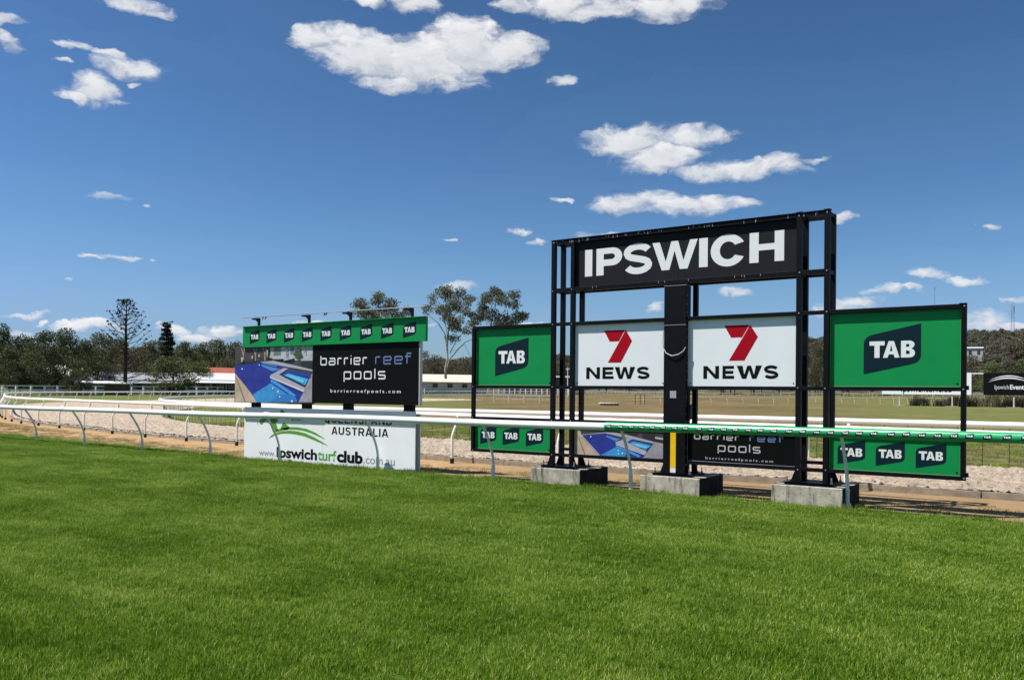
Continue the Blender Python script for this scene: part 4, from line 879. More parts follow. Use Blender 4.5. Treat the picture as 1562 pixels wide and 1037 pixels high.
# ------------------------------------------------------------------ pool billboard by the rail
BB = thing('billboard', 'billboard with a pool photo under a green fascia and a white club panel below', 'billboard')
FY = -.25
fa = xz_box('green_fascia', -11.07, -5.28, FY, FY+.06, 2.68, 3.175, mt['green'], BB)
for x in (-10.80, -10.19, -9.575, -8.965, -8.355, -7.745, -7.128, -6.515, -5.895):
    a, b = MB(), MB(); tab_logo(a, b, x, 2.757, .352, FY-.002); a.build('badge_print', mt['navy'], fa); b.build('letter_print', mt['white_print'], fa)
xz_box('hood', -11.03, -5.29, FY-.055, FY-.001, 3.165, 3.178, mt['green'], fa, bevel=0)
for x in (-9.0, -7.1): xz_box('joint', x, x+.004, FY-.0012, FY, 2.69, 3.16, mt['navy'], fa, bevel=0)
for x in (-10.488, -8.738, -7.423, -5.652):
    a = MB(); q = [(x,3.18),(x,3.365),(x-.27,3.365),(x-.27,3.335),(x-.13,3.32),(x-.055,3.27),(x-.05,3.18)]; n_ = len(q)
    a.mesh([(u, FY+.01, v) for u, v in q]+[(u, FY+.055, v) for u, v in q], [tuple(range(n_))[::-1], tuple(range(n_, 2*n_))]+[(k, (k+1) % n_, (k+1) % n_+n_, k+n_) for k in range(n_)])
    a.build('lamp_bracket', mt['frame'], BB)
a = MB(); a.tube([(-11.17,FY+.03,3.393),(-5.33,FY+.03,3.385)], .010, 8); a.build('conduit_pipe', mt['galv'], BB, smooth=True)
a = MB()
for x in (-10.35, -10.25, -8.25, -8.19): a.tube([(x, FY+.03, 3.38), (x-.04, FY+.03, 3.33)], .012, 6)
a.build('lamp_clip', mt['frame'], BB, kind='stuff')
pp = xz_box('photo_board', -11.42, -8.645, -.2, -.14, 1.365, 2.72, mt['ph_wall_dark'], BB, bevel=0)
for i, (n, q) in enumerate(D['pool_big']):
    a = MB(); q = [(min(max(x, -11.418), -8.647), min(max(z, 1.368), 2.70)) for x, z in q]; a.poly([q], -.201-.0007*i); a.build('photo_print', mt['ph_'+n], pp)
a = MB()
for x in (-11.1, -10.65, -10.3, -10.0):       # spindly palms and uplights in the photo
    a.poly([[(x-.015,2.36),(x+.015,2.36),(x+.01,2.5),(x+.05,2.66),(x+.03,2.66),(x,2.53),(x-.07,2.68),(x-.09,2.68),(x-.012,2.5)]], -.2035)
a.build('photo_print', mt['ph_deck_sand'], pp)
bk = xz_box('black_board', -8.643, -5.50, -.2, -.14, 1.39, 2.70, mt['dark_panel'], BB, bevel=0)
xz_box('board_edge', -5.499, -5.47, -.2, -.12, 1.385, 2.68, mt['alu'], bk, bevel=0)
a = MB(); thin_text(a, 'barrier', -8.40, -6.95, 2.225, .165, .030, -.203); thin_text(a, 'pools', -7.66, -6.415, 1.915, .175, .030, -.203)
a.build('letter_print', mt['white_print'], bk)
font_text('letter_print', 'barrierreefpools.com', -8.07, -5.985, 1.632, 1.705, -.203, mt['white_print'], bk, .008, space=1.5)
a = MB(); thin_text(a, 'reef', -6.72, -5.70, 2.225, .175, .030, -.203); a.build('letter_print', mt['blue_print'], bk)
for x in (-10.93, -9.12, -7.77, -5.97):
    xz_box('post', x-.12, x+.10, .002, .13, 0, 2.70, mt['frame'], BB)
    xz_box('bracket', x-.10, x+.08, -.139, .001, 1.9, 2.0, mt['frame'], BB)
    xz_box('bracket', x-.10, x+.08, -.139, .001, 1.40, 1.46, mt['frame'], BB)
wpn = xz_box('club_panel', -11.27, -5.735, -.02, .0, -.02, 1.255, mt['white_horse_panel'], BB, bevel=.002)
WY = -.0225
a = MB()
for q in D['horse']: a.poly([q], WY)
a.build('horse_print', mt['lime'], wpn)
def caps(word, x0, x1, z0, z1, widths, gap=.22):
    a = MB(); tot = sum(widths)+gap*(len(word)-1); k = (x1-x0)/tot; x = x0
    for ch, w in zip(word, widths):
        put(a, ch, x, x+w*k, z0, z1, WY, .26/max(w, .26) if ch != 'I' else 1, .17); x += (w+gap)*k
    if word[0] == 'Q': a.cur = 0; a.poly([[(x0+.10*1, z0+.05), (x0+.135, z0+.075), (x0+.185, z0-.012), (x0+.145, z0-.03)]], WY-.0006)
    a.build('letter_print', mt['black_print'], wpn)
caps('QUEENSLAND', -8.451, -6.376, .952, 1.130, (1.15,1.05,.98,.98,1.05,1.0,.85,1.12,1.05,1.08))
caps('AUSTRALIA', -8.211, -6.494, .700, .872, (1.12,1.05,1.0,.98,1.08,1.12,.85,.27,1.12))
font_text('letter_print', 'www.', -10.70, -10.105, .112, .262, WY, mt['grey_print'], wpn, .004)
font_text('letter_print', 'Ipswich', -10.065, -8.675, .108, .345, WY, mt['black_print'], wpn, .034)
font_text('letter_print', 'turf', -8.65, -8.05, .108, .345, WY, mt['lime'], wpn, .02)
font_text('letter_print', 'club', -8.035, -7.235, .108, .355, WY, mt['black_print'], wpn, .045)
font_text('letter_print', '.com.au', -7.21, -6.30, .112, .30, WY, mt['grey_print'], wpn, .004)
xz_box('joint', -8.50, -8.497, -.0212, -.02, .0, 1.25, mt['alu'], wpn, bevel=0)
# second panel on the back of the posts
xz_box('back_panel', -11.2, -5.75, .14, .16, 0, 1.2, mt['white_horse_panel'], BB, bevel=0)

# ------------------------------------------------------------------ running rail in front
RR = thing('running_rail', 'white running rail nearest the camera, part wrapped in green advertising sleeve', 'rail')
RAD = .066
def ry(x): return float(np.interp(x, [-8, -3], [-.52, -.42]))+(.012*max(0, -16-x)**1.2 if x < -16 else 0)
def rz(x): return float(np.interp(x, [-26, -20.8, -14.2, -7.8, -3, -1, 2, 5, 8], [1.05, 1.06, 1.072, 1.098, 1.102, 1.108, 1.124, 1.142, 1.15]))
def tubular(name, pts, r, m, parent, n=14, **kw):
    a = MB(); a.tube(pts, r, n); return a.build(name, m, parent, smooth=True, **kw)
XS = -1.075          # where the sleeve begins
joints = [-45, -36.5, -27.8, -19.0, -9.8, XS]
for i, (a0, a1) in enumerate(zip(joints, joints[1:])):
    n = max(2, int((a1-a0)/1.0)); pts = []
    for k in range(n+1):
        x = a0+(a1-a0)*k/n; t = k/n
        y_ = ry(x); pts.append((x, y_, rz(x)+.008*math.sin(x*.7)-.008*math.sin(math.pi*t)))
    tubular('rail_tube', pts, RAD, mt['rail'], RR)
for x in joints[1:-1]: tubular('rail_joint', [(x-.10, ry(x-.1), rz(x)), (x+.10, ry(x+.1), rz(x))], RAD+.006, mt['rail'], RR)
sl_o = tubular('sleeve', [(q, ry(q), rz(q)) for q in (XS, -.5, 2, 4, 6, 9, 14)], RAD+.006, mt['sleeve'], RR, n=28)
# small printed badges round the front of the sleeve
an, bn = MB(), MB(); rr_ = RAD+.0075; x = XS+.09; i = 0
def wrap(mb, x0, ang0, rad):
    out = []
    for (px_, _, pz_) in mb.v:
        th = ang0+pz_/rad; out.append((px_+x0, ry(px_+x0)-rad*math.cos(th), rz(px_+x0)+rad*math.sin(th)))
    return out
while x < 13.5:
    a, b = MB(), MB(); w_ = .100
    NU, NV = 5, 7; cor = {0: .022, NU: .022}
    for iu in range(NU+1):
        u = -w_/2+w_*iu/NU; lo = -.034+.014*iu/NU+(.010 if iu == NU else 0); hi = .026+.014*iu/NU-(.010 if iu == 0 else 0)
        for iv in range(NV+1): a.v.append((u, 0, lo+(hi-lo)*iv/NV))
    a.f = [(iu*(NV+1)+iv, (iu+1)*(NV+1)+iv, (iu+1)*(NV+1)+iv+1, iu*(NV+1)+iv+1) for iu in range(NU) for iv in range(NV)]; a.mi = [0]*len(a.f)
    for ch, q0, q1 in (('T',-.040,-.015),('A',-.016,.013),('B',.015,.039)): put(b, ch, q0, q1, -.011, .015, 0, .40, .30)
    dz = random.uniform(-.004, .004)/rr_+R(3); va = wrap(a, x, dz, rr_); vb = wrap(b, x, dz, rr_+.0022)
    o0 = len(an.v); an.v += va; an.f += [tuple(j+o0 for j in f) for f in a.f]
    o0 = len(bn.v); bn.v += vb; bn.f += [tuple(j+o0 for j in f) for f in b.f]
    x += random.choice((.185, .195, .205)) if i % 7 else .225
    i += 1
an.mi = [0]*len(an.f); bn.mi = [0]*len(bn.f)
an.build('badge_print', mt['navy'], sl_o, kind='stuff'); bn.build('letter_print', mt['white_print'], sl_o, kind='stuff')
# curved legs: foot on the infield side, sweeping out to the rail
def leg_pts(foot_dy, h, bend):
    """from foot (0,0,0) up to the rail at (0, -foot_dy, h)"""
    pts = [(0, 0, -.02), (0, 0, .10)]
    for t in (.0, .15, .3, .45, .6, .75, .9, 1.0):
        z = bend+(h-bend)*t; pts.append((0, -foot_dy*(t**1.55), z))
    return pts
lm = MB(); lm.tube(leg_pts(.36, 1.03, .30), [.026]*10, 10); lm0 = lm.build('leg', mt['leg'], RR, smooth=True)
sk = MB(); sk.tube([(0,0,-.02),(0,0,.26)], .034, 10); sk.tube([(0,0,.255),(0,0,.275)], .038, 10); sk.box(.03,.05,-.012,.012,.05,.08); sk0 = sk.build('leg_socket', mt['leg'], lm0, smooth=True)
foot = [-.11,-.11]
legx = [-39.0,-35.9,-32.9,-29.9,-26.9,-24.1,-21.4,-18.45,-15.42,-12.42,-9.80,-6.68,-3.70,-.78,2.77,5.6,8.6]
for i, x in enumerate(legx):
    y_ = ry(x)+.36
    if i == 0: lm0.location = (x, y_, 0); continue
    c = dup(lm0, RR, (x, y_, 0), scale=(1, 1, (rz(x)-.05)/1.03)); dup(sk0, c)
    c.rotation_euler = (random.uniform(-.012, .012), random.uniform(-.012, .012), 0)

# ------------------------------------------------------------------ middle and far rails
def offset_path(path, d):
    out = []
    for i, p in enumerate(path):
        t = (path[min(i+1, len(path)-1)]-path[max(i-1, 0)]).normalized(); out.append(p+Vector((t.y, -t.x, 0))*d)
    return out
def rail(name, label, path, cs, s0, s1, side, h, rad, legm, railm, spacing, socket=True, knob=False, leg_r=.022, over=.24, group=None):
    o = thing(name, label, 'rail', group=group)
    off = offset_path(path, side*over); pts = []
    for i in range(0, len(path), 2):
        if s0 <= cs[i] <= s1: pts.append((off[i].x, off[i].y, g(off[i].x, off[i].y)+h+(-.0042*max(-20, min(off[i].x, 8)) if knob else 0)))
    tubular('rail_tube', pts, rad, railm, o, n=10)
    a = MB(); a.tube([(0,0,0),(0,0,.58*h),(0,side*over*.15,.66*h),(0,side*over*.5,.80*h),(0,side*over,h-rad*.6)], leg_r, 8); l0 = a.build('leg', legm, o, smooth=True)
    s0_ = None
    if socket:
        a = MB(); a.tube([(0,0,-.05),(0,0,.12)], leg_r*1.6, 8); s0_ = a.build('leg_socket', mt['socket'], l0, smooth=True)
    k0 = None
    if knob:
        a = MB(); a.tube([(0,side*over*.8,h-rad*.3),(0,side*over*1.0,h+rad+.02)], .032, 8); k0 = a.build('clamp', railm, l0, smooth=True)
    s = s0+1.0; first = True; cnt = 0
    while s < s1 and cnt < 280:
        p, d = at(path, cs, s); rz = math.atan2(d.y, d.x)+math.pi   # local +y points to the infield
        c = l0 if first else dup(l0, o)
        c.location = (p.x, p.y, g(p.x, p.y)); c.rotation_euler = (0, 0, rz)
        if not first:
            if s0_: dup(s0_, c)
            if k0: dup(k0, c)
        first = False; cnt += 1; s += spacing if not callable(spacing) else spacing(s)
    return o
rail('running_rail', 'white rail on bent legs along the near edge of the sand track', PATH2, cs2, 18.05-0, cs2[-1], 1, 1.085, .062, mt['leg_white'], mt['rail'], 2.93, knob=True, leg_r=.031)
rail('running_rail', 'white rail along the infield edge of the sand track, looping back at the bend', PATH3, cs3, 8, 190, -1, 1.03, .074, mt['leg_white'], mt['rail'], 3.6, socket=False, leg_r=.020)
rail('running_rail', 'cream rail crossing the far infield below the trees', PATH3, cs3, 190.5, cs3[-1], -1, 1.15, .075, mt['cream_rail'], mt['cream_rail'], 3.1, socket=False, leg_r=.035)
PATH4 = [p for p in offset_path(PATH2, -4.5)]; cs4 = cum(PATH4)
i4 = next(i for i, p in enumerate(PATH4) if p.x < -74); s4 = cs4[i4]
rail('running_rail', 'thin white rail with splayed legs round the outside of the far bend', PATH4, cs4, s4, cs4[-1], -1, 1.15, .055, mt['leg_white'], mt['rail'], 3.1, socket=False, leg_r=.03)
PATH5 = smooth_path([(-52,102),(-38,125),(-24,150),(-6,168),(14,180),(40,190)], 1.0); cs5 = cum(PATH5)
rail('running_rail', 'cream rail on splayed legs starting behind the sign column', PATH5, cs5, 0, cs5[-1], -1, 1.1, .06, mt['cream_rail'], mt['cream_rail'], 3.1, socket=False, leg_r=.03)
# dark netting stakes under the inner rail at the bend
a = MB(); s = 26.
while s < 120:
    p, d = at(PATH3, cs3, s); z = g(p.x, p.y); a.tube([(p.x, p.y, z), (p.x+.01, p.y, z+1.0)], .007, 4, caps=False); s += .55
tag(a.build('netting_stakes', mt['socket']), 'fine dark stakes under the inner white rail at the bend', 'stakes', kind='stuff')

# timber edging of the sand
ED = thing('timber_edging', 'weathered timber boards edging the sand behind the sign', 'edging')
s = 9.0; pi_ = 0
while s < 75:
    L_ = 2.4; p, d = at(PATH2, cs2, s); q, _ = at(PATH2, cs2, s+L_-.02); n_ = Vector((d.y, -d.x, 0))*.40
    a = MB(); zt = .118+random.uniform(-.006, .006) if p.x > -13 else .075
    a.bar((p.x+n_.x, p.y+n_.y, (zt-.05)/2), (q.x+n_.x, q.y+n_.y, (zt-.05)/2), .045, zt+.05)
    a.build('board', mt['plank'], ED, bevel=.004); s += L_

# clods and droppings along the sand edge
a = MB()
for q in range(420):
    s = random.uniform(10, 68) ; p, d = at(PATH2, cs2, s); n_ = Vector((d.y, -d.x, 0)); p = p+n_*random.choice((random.uniform(.5, .75), random.uniform(.5, 1.1)))
    r_ = random.uniform(.012, .035); z = .10
    a.mesh([(p.x-r_*1.6,p.y,z),(p.x,p.y-r_,z),(p.x+r_*1.6,p.y,z),(p.x,p.y+r_,z),(p.x,p.y,z+r_*1.1),(p.x,p.y,z-.02)], [(0,1,4),(1,2,4),(2,3,4),(3,0,4),(1,0,5),(2,1,5),(3,2,5),(0,3,5)])
tag(a.build('bark_litter', material('dark_litter', (.07,.05,.035,1), .9, .1)), 'dark clods of litter along the edge of the sand', 'litter', kind='stuff')

# ------------------------------------------------------------------ perimeter fence, buildings
FE = thing('perimeter_fence', 'grey-white two-rail perimeter fence in front of the far trees', 'fence')
FPs = [Vector((x, y, g(x, y))) for x, y in D['fenceposts']]
mt['fence'] = material('fence_paint', (.80,.80,.79,1), .6, .3, var=.1, vscale=1)
a = MB(); a.box(-.13, .13, -.13, .13, -.3, 1.78); f0 = a.build('post', mt['fence'], FE); f0.location = FPs[0]
for p in FPs[1:]: dup(f0, FE, p)
for z in (1.68, 1.02, .3):
    a = MB()
    for p, q in zip(FPs, FPs[1:]): a.bar(p+Vector((0,0,z)), q+Vector((0,0,z)), .07, .16 if z > .5 else .08)
    a.build('rail', mt['fence'], FE)
mt['roof_white'] = material('white_roof', (.80,.80,.78,1), .4, .4, var=.06, vscale=.6)
mt['roof_grey'] = material('grey_roof', (.30,.31,.33,1), .5, .4, var=.12, vscale=.5)
mt['roof_cream'] = material('cream_roof', (.66,.62,.50,1), .5, .3, var=.1, vscale=.4)
mt['roof_red'] = material('red_tile_roof', (.34,.10,.06,1), .7, .2, var=.25, vscale=2)
mt['brick'] = material('orange_brick', (.36,.14,.075,1), .8, .2, var=.2, vscale=3)
mt['wall_pale'] = material('pale_wall', (.50,.49,.46,1), .7, .2, var=.12, vscale=.5)
mt['wall_dark'] = material('dark_wall', (.075,.07,.065,1), .8, .2, var=.3, vscale=.8)
mt['glass'] = material('dark_glass', (.02,.024,.03,1), .12, .6)
def building(name, label, cx, cy, rz, L_, W_, hw, hr, wallm, roofm, eave=.5, windows=0, veranda=0, hip=0, cat='building', z0=None):
    zb = g(cx, cy) if z0 is None else z0
    o = thing(name, label, cat, (cx, cy, zb), rz=rz)
    a = MB(); a.box(-L_/2, L_/2, -W_/2, W_/2, -1.0, hw)
    a.mesh([(-L_/2,-W_/2,hw),(-L_/2,W_/2,hw),(-L_/2,0,hw+hr*.96),(L_/2,-W_/2,hw),(L_/2,W_/2,hw),(L_/2,0,hw+hr*.96)], [(0,2,1),(3,4,5)]) if not hip else None
    a.build('wall', wallm, o)
    e = eave; le = L_/2+e; we = W_/2+e; ze = hw-hr*e/(W_/2); a = MB(); hp = hip
    a.mesh([(-le,-we,ze),(le,-we,ze),(le,we,ze),(-le,we,ze),(-le+hp,0,hw+hr),(le-hp,0,hw+hr),(-le,-we,ze+.18),(le,-we,ze+.18),(le,we,ze+.18),(-le,we,ze+.18),(-le+hp,0,hw+hr+.18),(le-hp,0,hw+hr+.18)],
           [(0,1,5,4),(2,3,4,5),(6,10,11,7),(8,11,10,9),(0,6,7,1),(2,8,9,3),(1,7,11,5),(2,5,11,8),(0,4,10,6),(3,9,10,4)]+([(0,3,4)[::-1],(1,2,5)] if hip else []))
    a.build('roof', roofm, o)
    if windows:
        for k in range(windows):
            x = -L_/2+(k+.5)*L_/windows; w = min(1.5, L_/windows*.55)
            f = MB(); f.box(x-w/2-.08, x+w/2+.08, -W_/2-.05, -W_/2-.005, hw*.38, hw*.84); fo = f.build('window', mt['wall_pale'], o)
            f = MB(); f.box(x-w/2, x-.03, -W_/2-.07, -W_/2-.052, hw*.41, hw*.81); f.box(x+.03, x+w/2, -W_/2-.07, -W_/2-.052, hw*.41, hw*.81); f.build('pane', mt['glass'], fo)
    if veranda:
        f = MB(); f.mesh([(-L_/2,-W_/2,hw*.95),(L_/2,-W_/2,hw*.95),(L_/2,-W_/2-veranda,hw*.78),(-L_/2,-W_/2-veranda,hw*.78),(-L_/2,-W_/2,hw*.95-.1),(L_/2,-W_/2,hw*.95-.1),(L_/2,-W_/2-veranda,hw*.78-.1),(-L_/2,-W_/2-veranda,hw*.78-.1)], [(0,3,2,1),(4,5,6,7),(3,7,6,2),(1,2,6,5),(0,4,7,3)])
        f.build('veranda_roof', roofm, o)
        k = -L_/2+.1
        while k < L_/2:
            f = MB(); f.box(k-.05, k+.05, -W_/2-veranda+.1, -W_/2-veranda+.2, -.5, hw*.78-.1); f.build('veranda_post', mt['wall_pale'], o); k += 3.2
    return o
ang = 1.02   # these stand along the left boundary
building('shed', 'white gabled shed half hidden behind the dark trees', -165, 74, ang, 10, 9, 3.0, 2.6, mt['wall_pale'], mt['roof_white'], hip=3)
building('stable_block', 'long low stable with white veranda roof behind the bare pine', -166.5, 89, ang+.02, 20, 8, 3.2, 1.5, mt['wall_dark'], mt['roof_grey'], windows=7, veranda=2.6, z0=.5)
building('stable_block', 'long low white-roofed stable left of the brick house', -161.5, 105.5, ang+.05, 15, 8, 3.1, 1.4, mt['wall_dark'], mt['roof_white'], windows=6, veranda=2.6, z0=.9)
building('brick_house', 'orange brick house with a red gabled roof', -173, 119.5, ang+.25, 13, 9, 3.6, 1.9, mt['brick'], mt['roof_red'], windows=4, z0=1.6)
building('small_shed', 'low dark shed under a flat white awning beside the stables', -152.5, 75, ang, 9, 4, 2.2, .3, mt['wall_dark'], mt['roof_white'])
building('long_shed', 'long cream-roofed shed beyond the fence between the two signs', -153, 179, .95, 22, 8, 2.9, 2.0, mt['wall_pale'], mt['roof_cream'], windows=5, veranda=0, z0=1.9)
building('grey_roofed_shed', 'long grey-roofed shed half hidden by the green panel', -143, 215, .9, 26, 7, 4.6, .5, mt['wall_dark'], mt['roof_grey'], z0=2.2)
# a house up on the wooded hill
def hillz(px_az, r): x = EYE.x+r*math.sin(px_az); y = EYE.y+r*math.cos(px_az); return x, y, g(x, y)
hx, hy, hz = hillz(-.118, 560)
building('hill_house', 'pale flat-roofed house among trees on the right hillside', hx, hy, .2, 13, 8, 6.5, .6, mt['wall_pale'], mt['roof_white'], windows=3, cat='house', z0=24)
# lattice tower on the ridge
tx, ty, tz = hillz(-.0795, 845)
TW = thing('radio_tower', 'thin lattice radio tower on the wooded ridge', 'tower', (tx, ty, tz)); a = MB(); H_ = 1.65+.0955*845-tz; w0, w1 = 1.6, .7
for sx_, sy_ in ((-1,-1),(1,-1),(1,1),(-1,1)): a.bar((sx_*w0, sy_*w0, -2), (sx_*w1, sy_*w1, H_), .28)
a.build('mast_leg', mt['galv'], TW); a = MB(); n_ = 12
for k in range(n_):
    z0, z1 = H_*k/n_, H_*(k+1)/n_; q0 = w0+(w1-w0)*k/n_; q1 = w0+(w1-w0)*(k+1)/n_
    for (ax, ay, bx, by) in ((-1,-1,1,-1),(1,-1,1,1),(1,1,-1,1),(-1,1,-1,-1)): a.bar((ax*q0, ay*q0, z0), (bx*q1, by*q1, z1), .16)
a.build('brace', mt['galv'], TW, kind='stuff'); a = MB(); a.tube([(.9,0,H_*.8),(.9,0,H_*.97)], .5, 8); a.tube([(-1,0,H_*.75),(-1,0,H_*.9)], .45, 8); a.tube([(0,0,H_),(0,0,H_+3)], .12, 6); a.build('antenna', mt['galv'], TW)
for nm, key, lab in (('utility_pole', 'pole', 'thin grey pole rising left of the brick house'), ('utility_pole', 'pole2', 'pale pole seen between the left posts of the large sign')):
    x, y, z, zt_ = D[key]; o = thing(nm, lab, 'pole', (x, y, g(x, y))); a = MB(); a.tube([(0,0,-.3),(0,0,zt_-g(x,y))], [.14,.09], 8); a.build('shaft', mt['fence'], o); a = MB(); a.box(-.6,.6,-.05,.05,zt_-g(x,y)-.5,zt_-g(x,y)-.38); a.build('crossarm', mt['fence'], o)

# far boards on the right
def far_board(label, x, y, rz, w, z0, z1, posts, m, textf, name='advertising_board'):
    gz = g(x, y); o = thing(name, label, 'board', (x, y, gz), rz=rz)
    p_ = xz_box('panel', 0, w, -.05, .05, z0, z1, m, o, bevel=0)
    for k in posts:
        xz_box('post', k-.1, k+.1, .06, .24, 0, z1-.1, mt['wall_pale'], o, bevel=0); xz_box('footing', k-.9, k+.9, -.3, .5, -.1, .06, mt['concrete'], o, bevel=0)
    textf(p_); return o
RZB = -.12
far_board('white advertising board mostly hidden behind the green right wing', -24.1, 134.0, .0, 12.85, 1.85, 5.25, (2.6, 10.2), mt['white_horse_panel'],
    lambda p_: font_text('letter_print', 'ipswichturfclub', 2.9, 10.2, 2.25, 3.3, -.055, mt['black_print'], p_, .01))
def ev(p_):
    font_text('letter_print', 'Ipswich', 1.5, 3.35, 2.75, 3.45, -.055, mt['white_print'], p_, -.004); font_text('letter_print', 'Events', 3.5, 5.6, 2.75, 3.45, -.055, mt['white_print'], p_, .03)
    a = MB()
    for zz, x0, x1, hh, th in ((4.05,.75,5.9,.80,.18),(3.70,.55,6.0,.85,.22)):
        top = [(x0+(x1-x0)*t, zz+hh*math.sin(math.pi*t)**.8) for t in np.linspace(0, 1, 25)]
        bot = [(x0+(x1-x0)*t, zz+hh*math.sin(math.pi*t)**.8-th*math.sin(math.pi*t)) for t in np.linspace(.96, .04, 23)]
        a.poly([[(float(q[0]), float(q[1])) for q in top+bot]], -.056)
    a.build('arch_print', mt['white_print'], p_)
far_board('black advertising board with white arches and lettering at the right edge', -9.62, 134.0, .0, 13.5, 1.85, 5.2, (4.0,), mt['black_print'], ev)
xz = far_board('empty pale frame joining the white and the black board', -11.24, 134.02, .0, 1.60, 5.06, 5.22, (), mt['white_horse_panel'], lambda p_: None, name='board_frame')

# reeds below the boards
def reed_clump(name, n, size, h, seed):
    r = np.random.default_rng(seed); V = []; F = []; T = []
    for i in range(n):
        x, y = r.normal(0, size, 2); hh = h*r.uniform(.5, 1.1); l = r.normal(0, .25*hh, 2); w = .05*r.uniform(.7, 1.6); a = r.uniform(0, 3.14)
        dx, dy = math.cos(a)*w, math.sin(a)*w; b = len(V); V += [(x-dx,y-dy,0),(x+dx,y+dy,0),(x+l[0]*.4+dx,y+l[1]*.4+dy,hh*.6),(x+l[0]*.4-dx,y+l[1]*.4-dy,hh*.6),(x+l[0],y+l[1],hh)]
        F += [(b,b+1,b+2,b+3),(b+3,b+2,b+4)]; T += [r.random()]*5
    me = bpy.data.meshes.new(name); me.from_pydata(V, [], F); at_ = me.attributes.new('tint','FLOAT','POINT'); at_.data.foreach_set('value', T); me.materials.append(mt['reed']); return bpy.data.objects.new(name, me)
rc = [reed_clump('reed_clump', 60, .45, 1.9, s) for s in range(4)]
P, Rz, S = [], [], []
for k in range(330):
    x = random.choice((random.uniform(-20, 12), random.uniform(-9, 14), random.uniform(-6,14))); y = 137.5+.35*x*.2+random.uniform(-1.2, 1.6)
    if vn(np.array(x*.7), np.array(2.)) < .38 and x < -8: continue
    P.append((x, y, g(x, y))); Rz.append(random.uniform(0, 6.28)); S.append(random.uniform(.6, 1.15))
scatter('reeds', P, Rz, S, rc, 'tall dry reeds standing below the far advertising boards', 'reeds')

# infield odds and ends
def barrier(label, px, py, n, w, hgt):
    o = thing('barrier', label, 'barrier', (px, py, g(px, py)), rz=.42)
    a = MB(); a.box(0, w, -.06, .06, hgt-.18, hgt); a.build('top_rail', mt['cream_rail'], o)
    a = MB(); a.box(0, w, -.03, .03, hgt*.45, hgt*.52); a.build('mid_rail', mt['cream_rail'], o)
    for k in range(n): xz_box('post', w*k/(n-1)-.09, w*k/(n-1)+.09, -.09, .09, 0, hgt, mt['cream_rail'], o, bevel=0)
    return o
barrier('pale low barrier with thick posts on the dry infield', -71.2, 91.5, 5, 9.5, 1.25)
for k, (x, y, lab) in enumerate(((-51.2, 99.6, 'dark wire frame on the infield, left of the sign column'), (-46.5, 104.5, 'dark wire frame on the infield, nearer the sign column'))):
    o = thing('wire_frame', lab, 'frame', (x, y, g(x, y)), rz=.4)
    for q in (0, .75, 1.4): xz_box('leg', q-.04, q+.04, -.04, .04, 0, 1.5, mt['socket'], o, bevel=0)
    a = MB(); a.tube([(0,0,1.5),(.7,0,1.56),(1.4,0,1.5)], .04, 6); a.build('hoop', mt['socket'], o)
x, y = -50.8, 91.0; o = thing('drain_cover', 'pale round concrete drain cover raised on the infield', 'drain cover', (x, y, g(x, y)))
a = MB(); a.tube([(0,0,-.1),(0,0,.22)], 1.3, 20); a.build('collar', mt['wall_dark'], o); a = MB(); a.tube([(0,0,.23),(0,0,.36)], [1.55,1.45], 20); a.build('lid', mt['concrete'], o)

# ------------------------------------------------------------------ trees
def crown_mesh(name, clumps, nleaf, size, mat, seed, shell=.55):
    """clumps: (x, y, z, rx, ry, rz) ; leaves are small quads facing every way"""
    r = np.random.default_rng(seed); C_ = np.array(clumps, float); vol = (C_[:, 3]*C_[:, 4]*C_[:, 5])**.75; idx = r.choice(len(C_), nleaf, p=vol/vol.sum())
    d = r.normal(size=(nleaf, 3)); d /= np.linalg.norm(d, axis=1)[:, None]; rad = r.uniform(shell**3, 1.12, nleaf)**(1/3)
    # lumpy outline
    lump = .82+.36*vn(d[:, 0]*2.3+idx*3.1+40, d[:, 2]*2.3+d[:, 1]*1.7+idx+40)
    P = C_[idx, :3]+d*(rad*lump)[:, None]*C_[idx, 3:]
    nrm = d*.8+r.normal(size=(nleaf, 3))*.9; nrm /= np.linalg.norm(nrm, axis=1)[:, None]
    t = np.cross(nrm, r.normal(size=(nleaf, 3))); t /= np.linalg.norm(t, axis=1)[:, None]; b = np.cross(nrm, t)
    s = size*r.uniform(.55, 1.35, nleaf)[:, None]
    V = np.stack([P-t*s, P-b*s*.55, P+t*s, P+b*s*.55], 1).reshape(-1, 3)
    F = np.arange(nleaf*4).reshape(-1, 4)
    me = bpy.data.meshes.new(name); me.vertices.add(len(V)); me.vertices.foreach_set('co', V.ravel()); me.loops.add(F.size); me.polygons.add(nleaf)
    me.loops.foreach_set('vertex_index', F.ravel().astype(np.int32)); me.polygons.foreach_set('loop_start', np.arange(0, F.size, 4, dtype=np.int32)); me.update(calc_edges=True)
    tint = np.clip(.5+(r.random(len(C_))[idx]-.5)*.7+r.normal(0, .2, nleaf), 0, 1); a_ = me.attributes.new('tint', 'FLOAT', 'POINT'); a_.data.foreach_set('value', np.repeat(tint, 4))
    me.materials.append(mat); return me
def limb(mb, a, b, r0, r1, sag=.1, n=4, seed=0):
    a = Vector(a); b = Vector(b); rnd = random.Random(seed); pts = []; rs = []
    for i in range(n+1):
        t = i/n; p = a.lerp(b, t); w = math.sin(math.pi*t)*(b-a).length*sag
        p = p+Vector((rnd.uniform(-1, 1)*w*.5, rnd.uniform(-1, 1)*w*.5, w*.6)); pts.append(p); rs.append(r0+(r1-r0)*t)
    mb.tube(pts, rs, 6, caps=False)
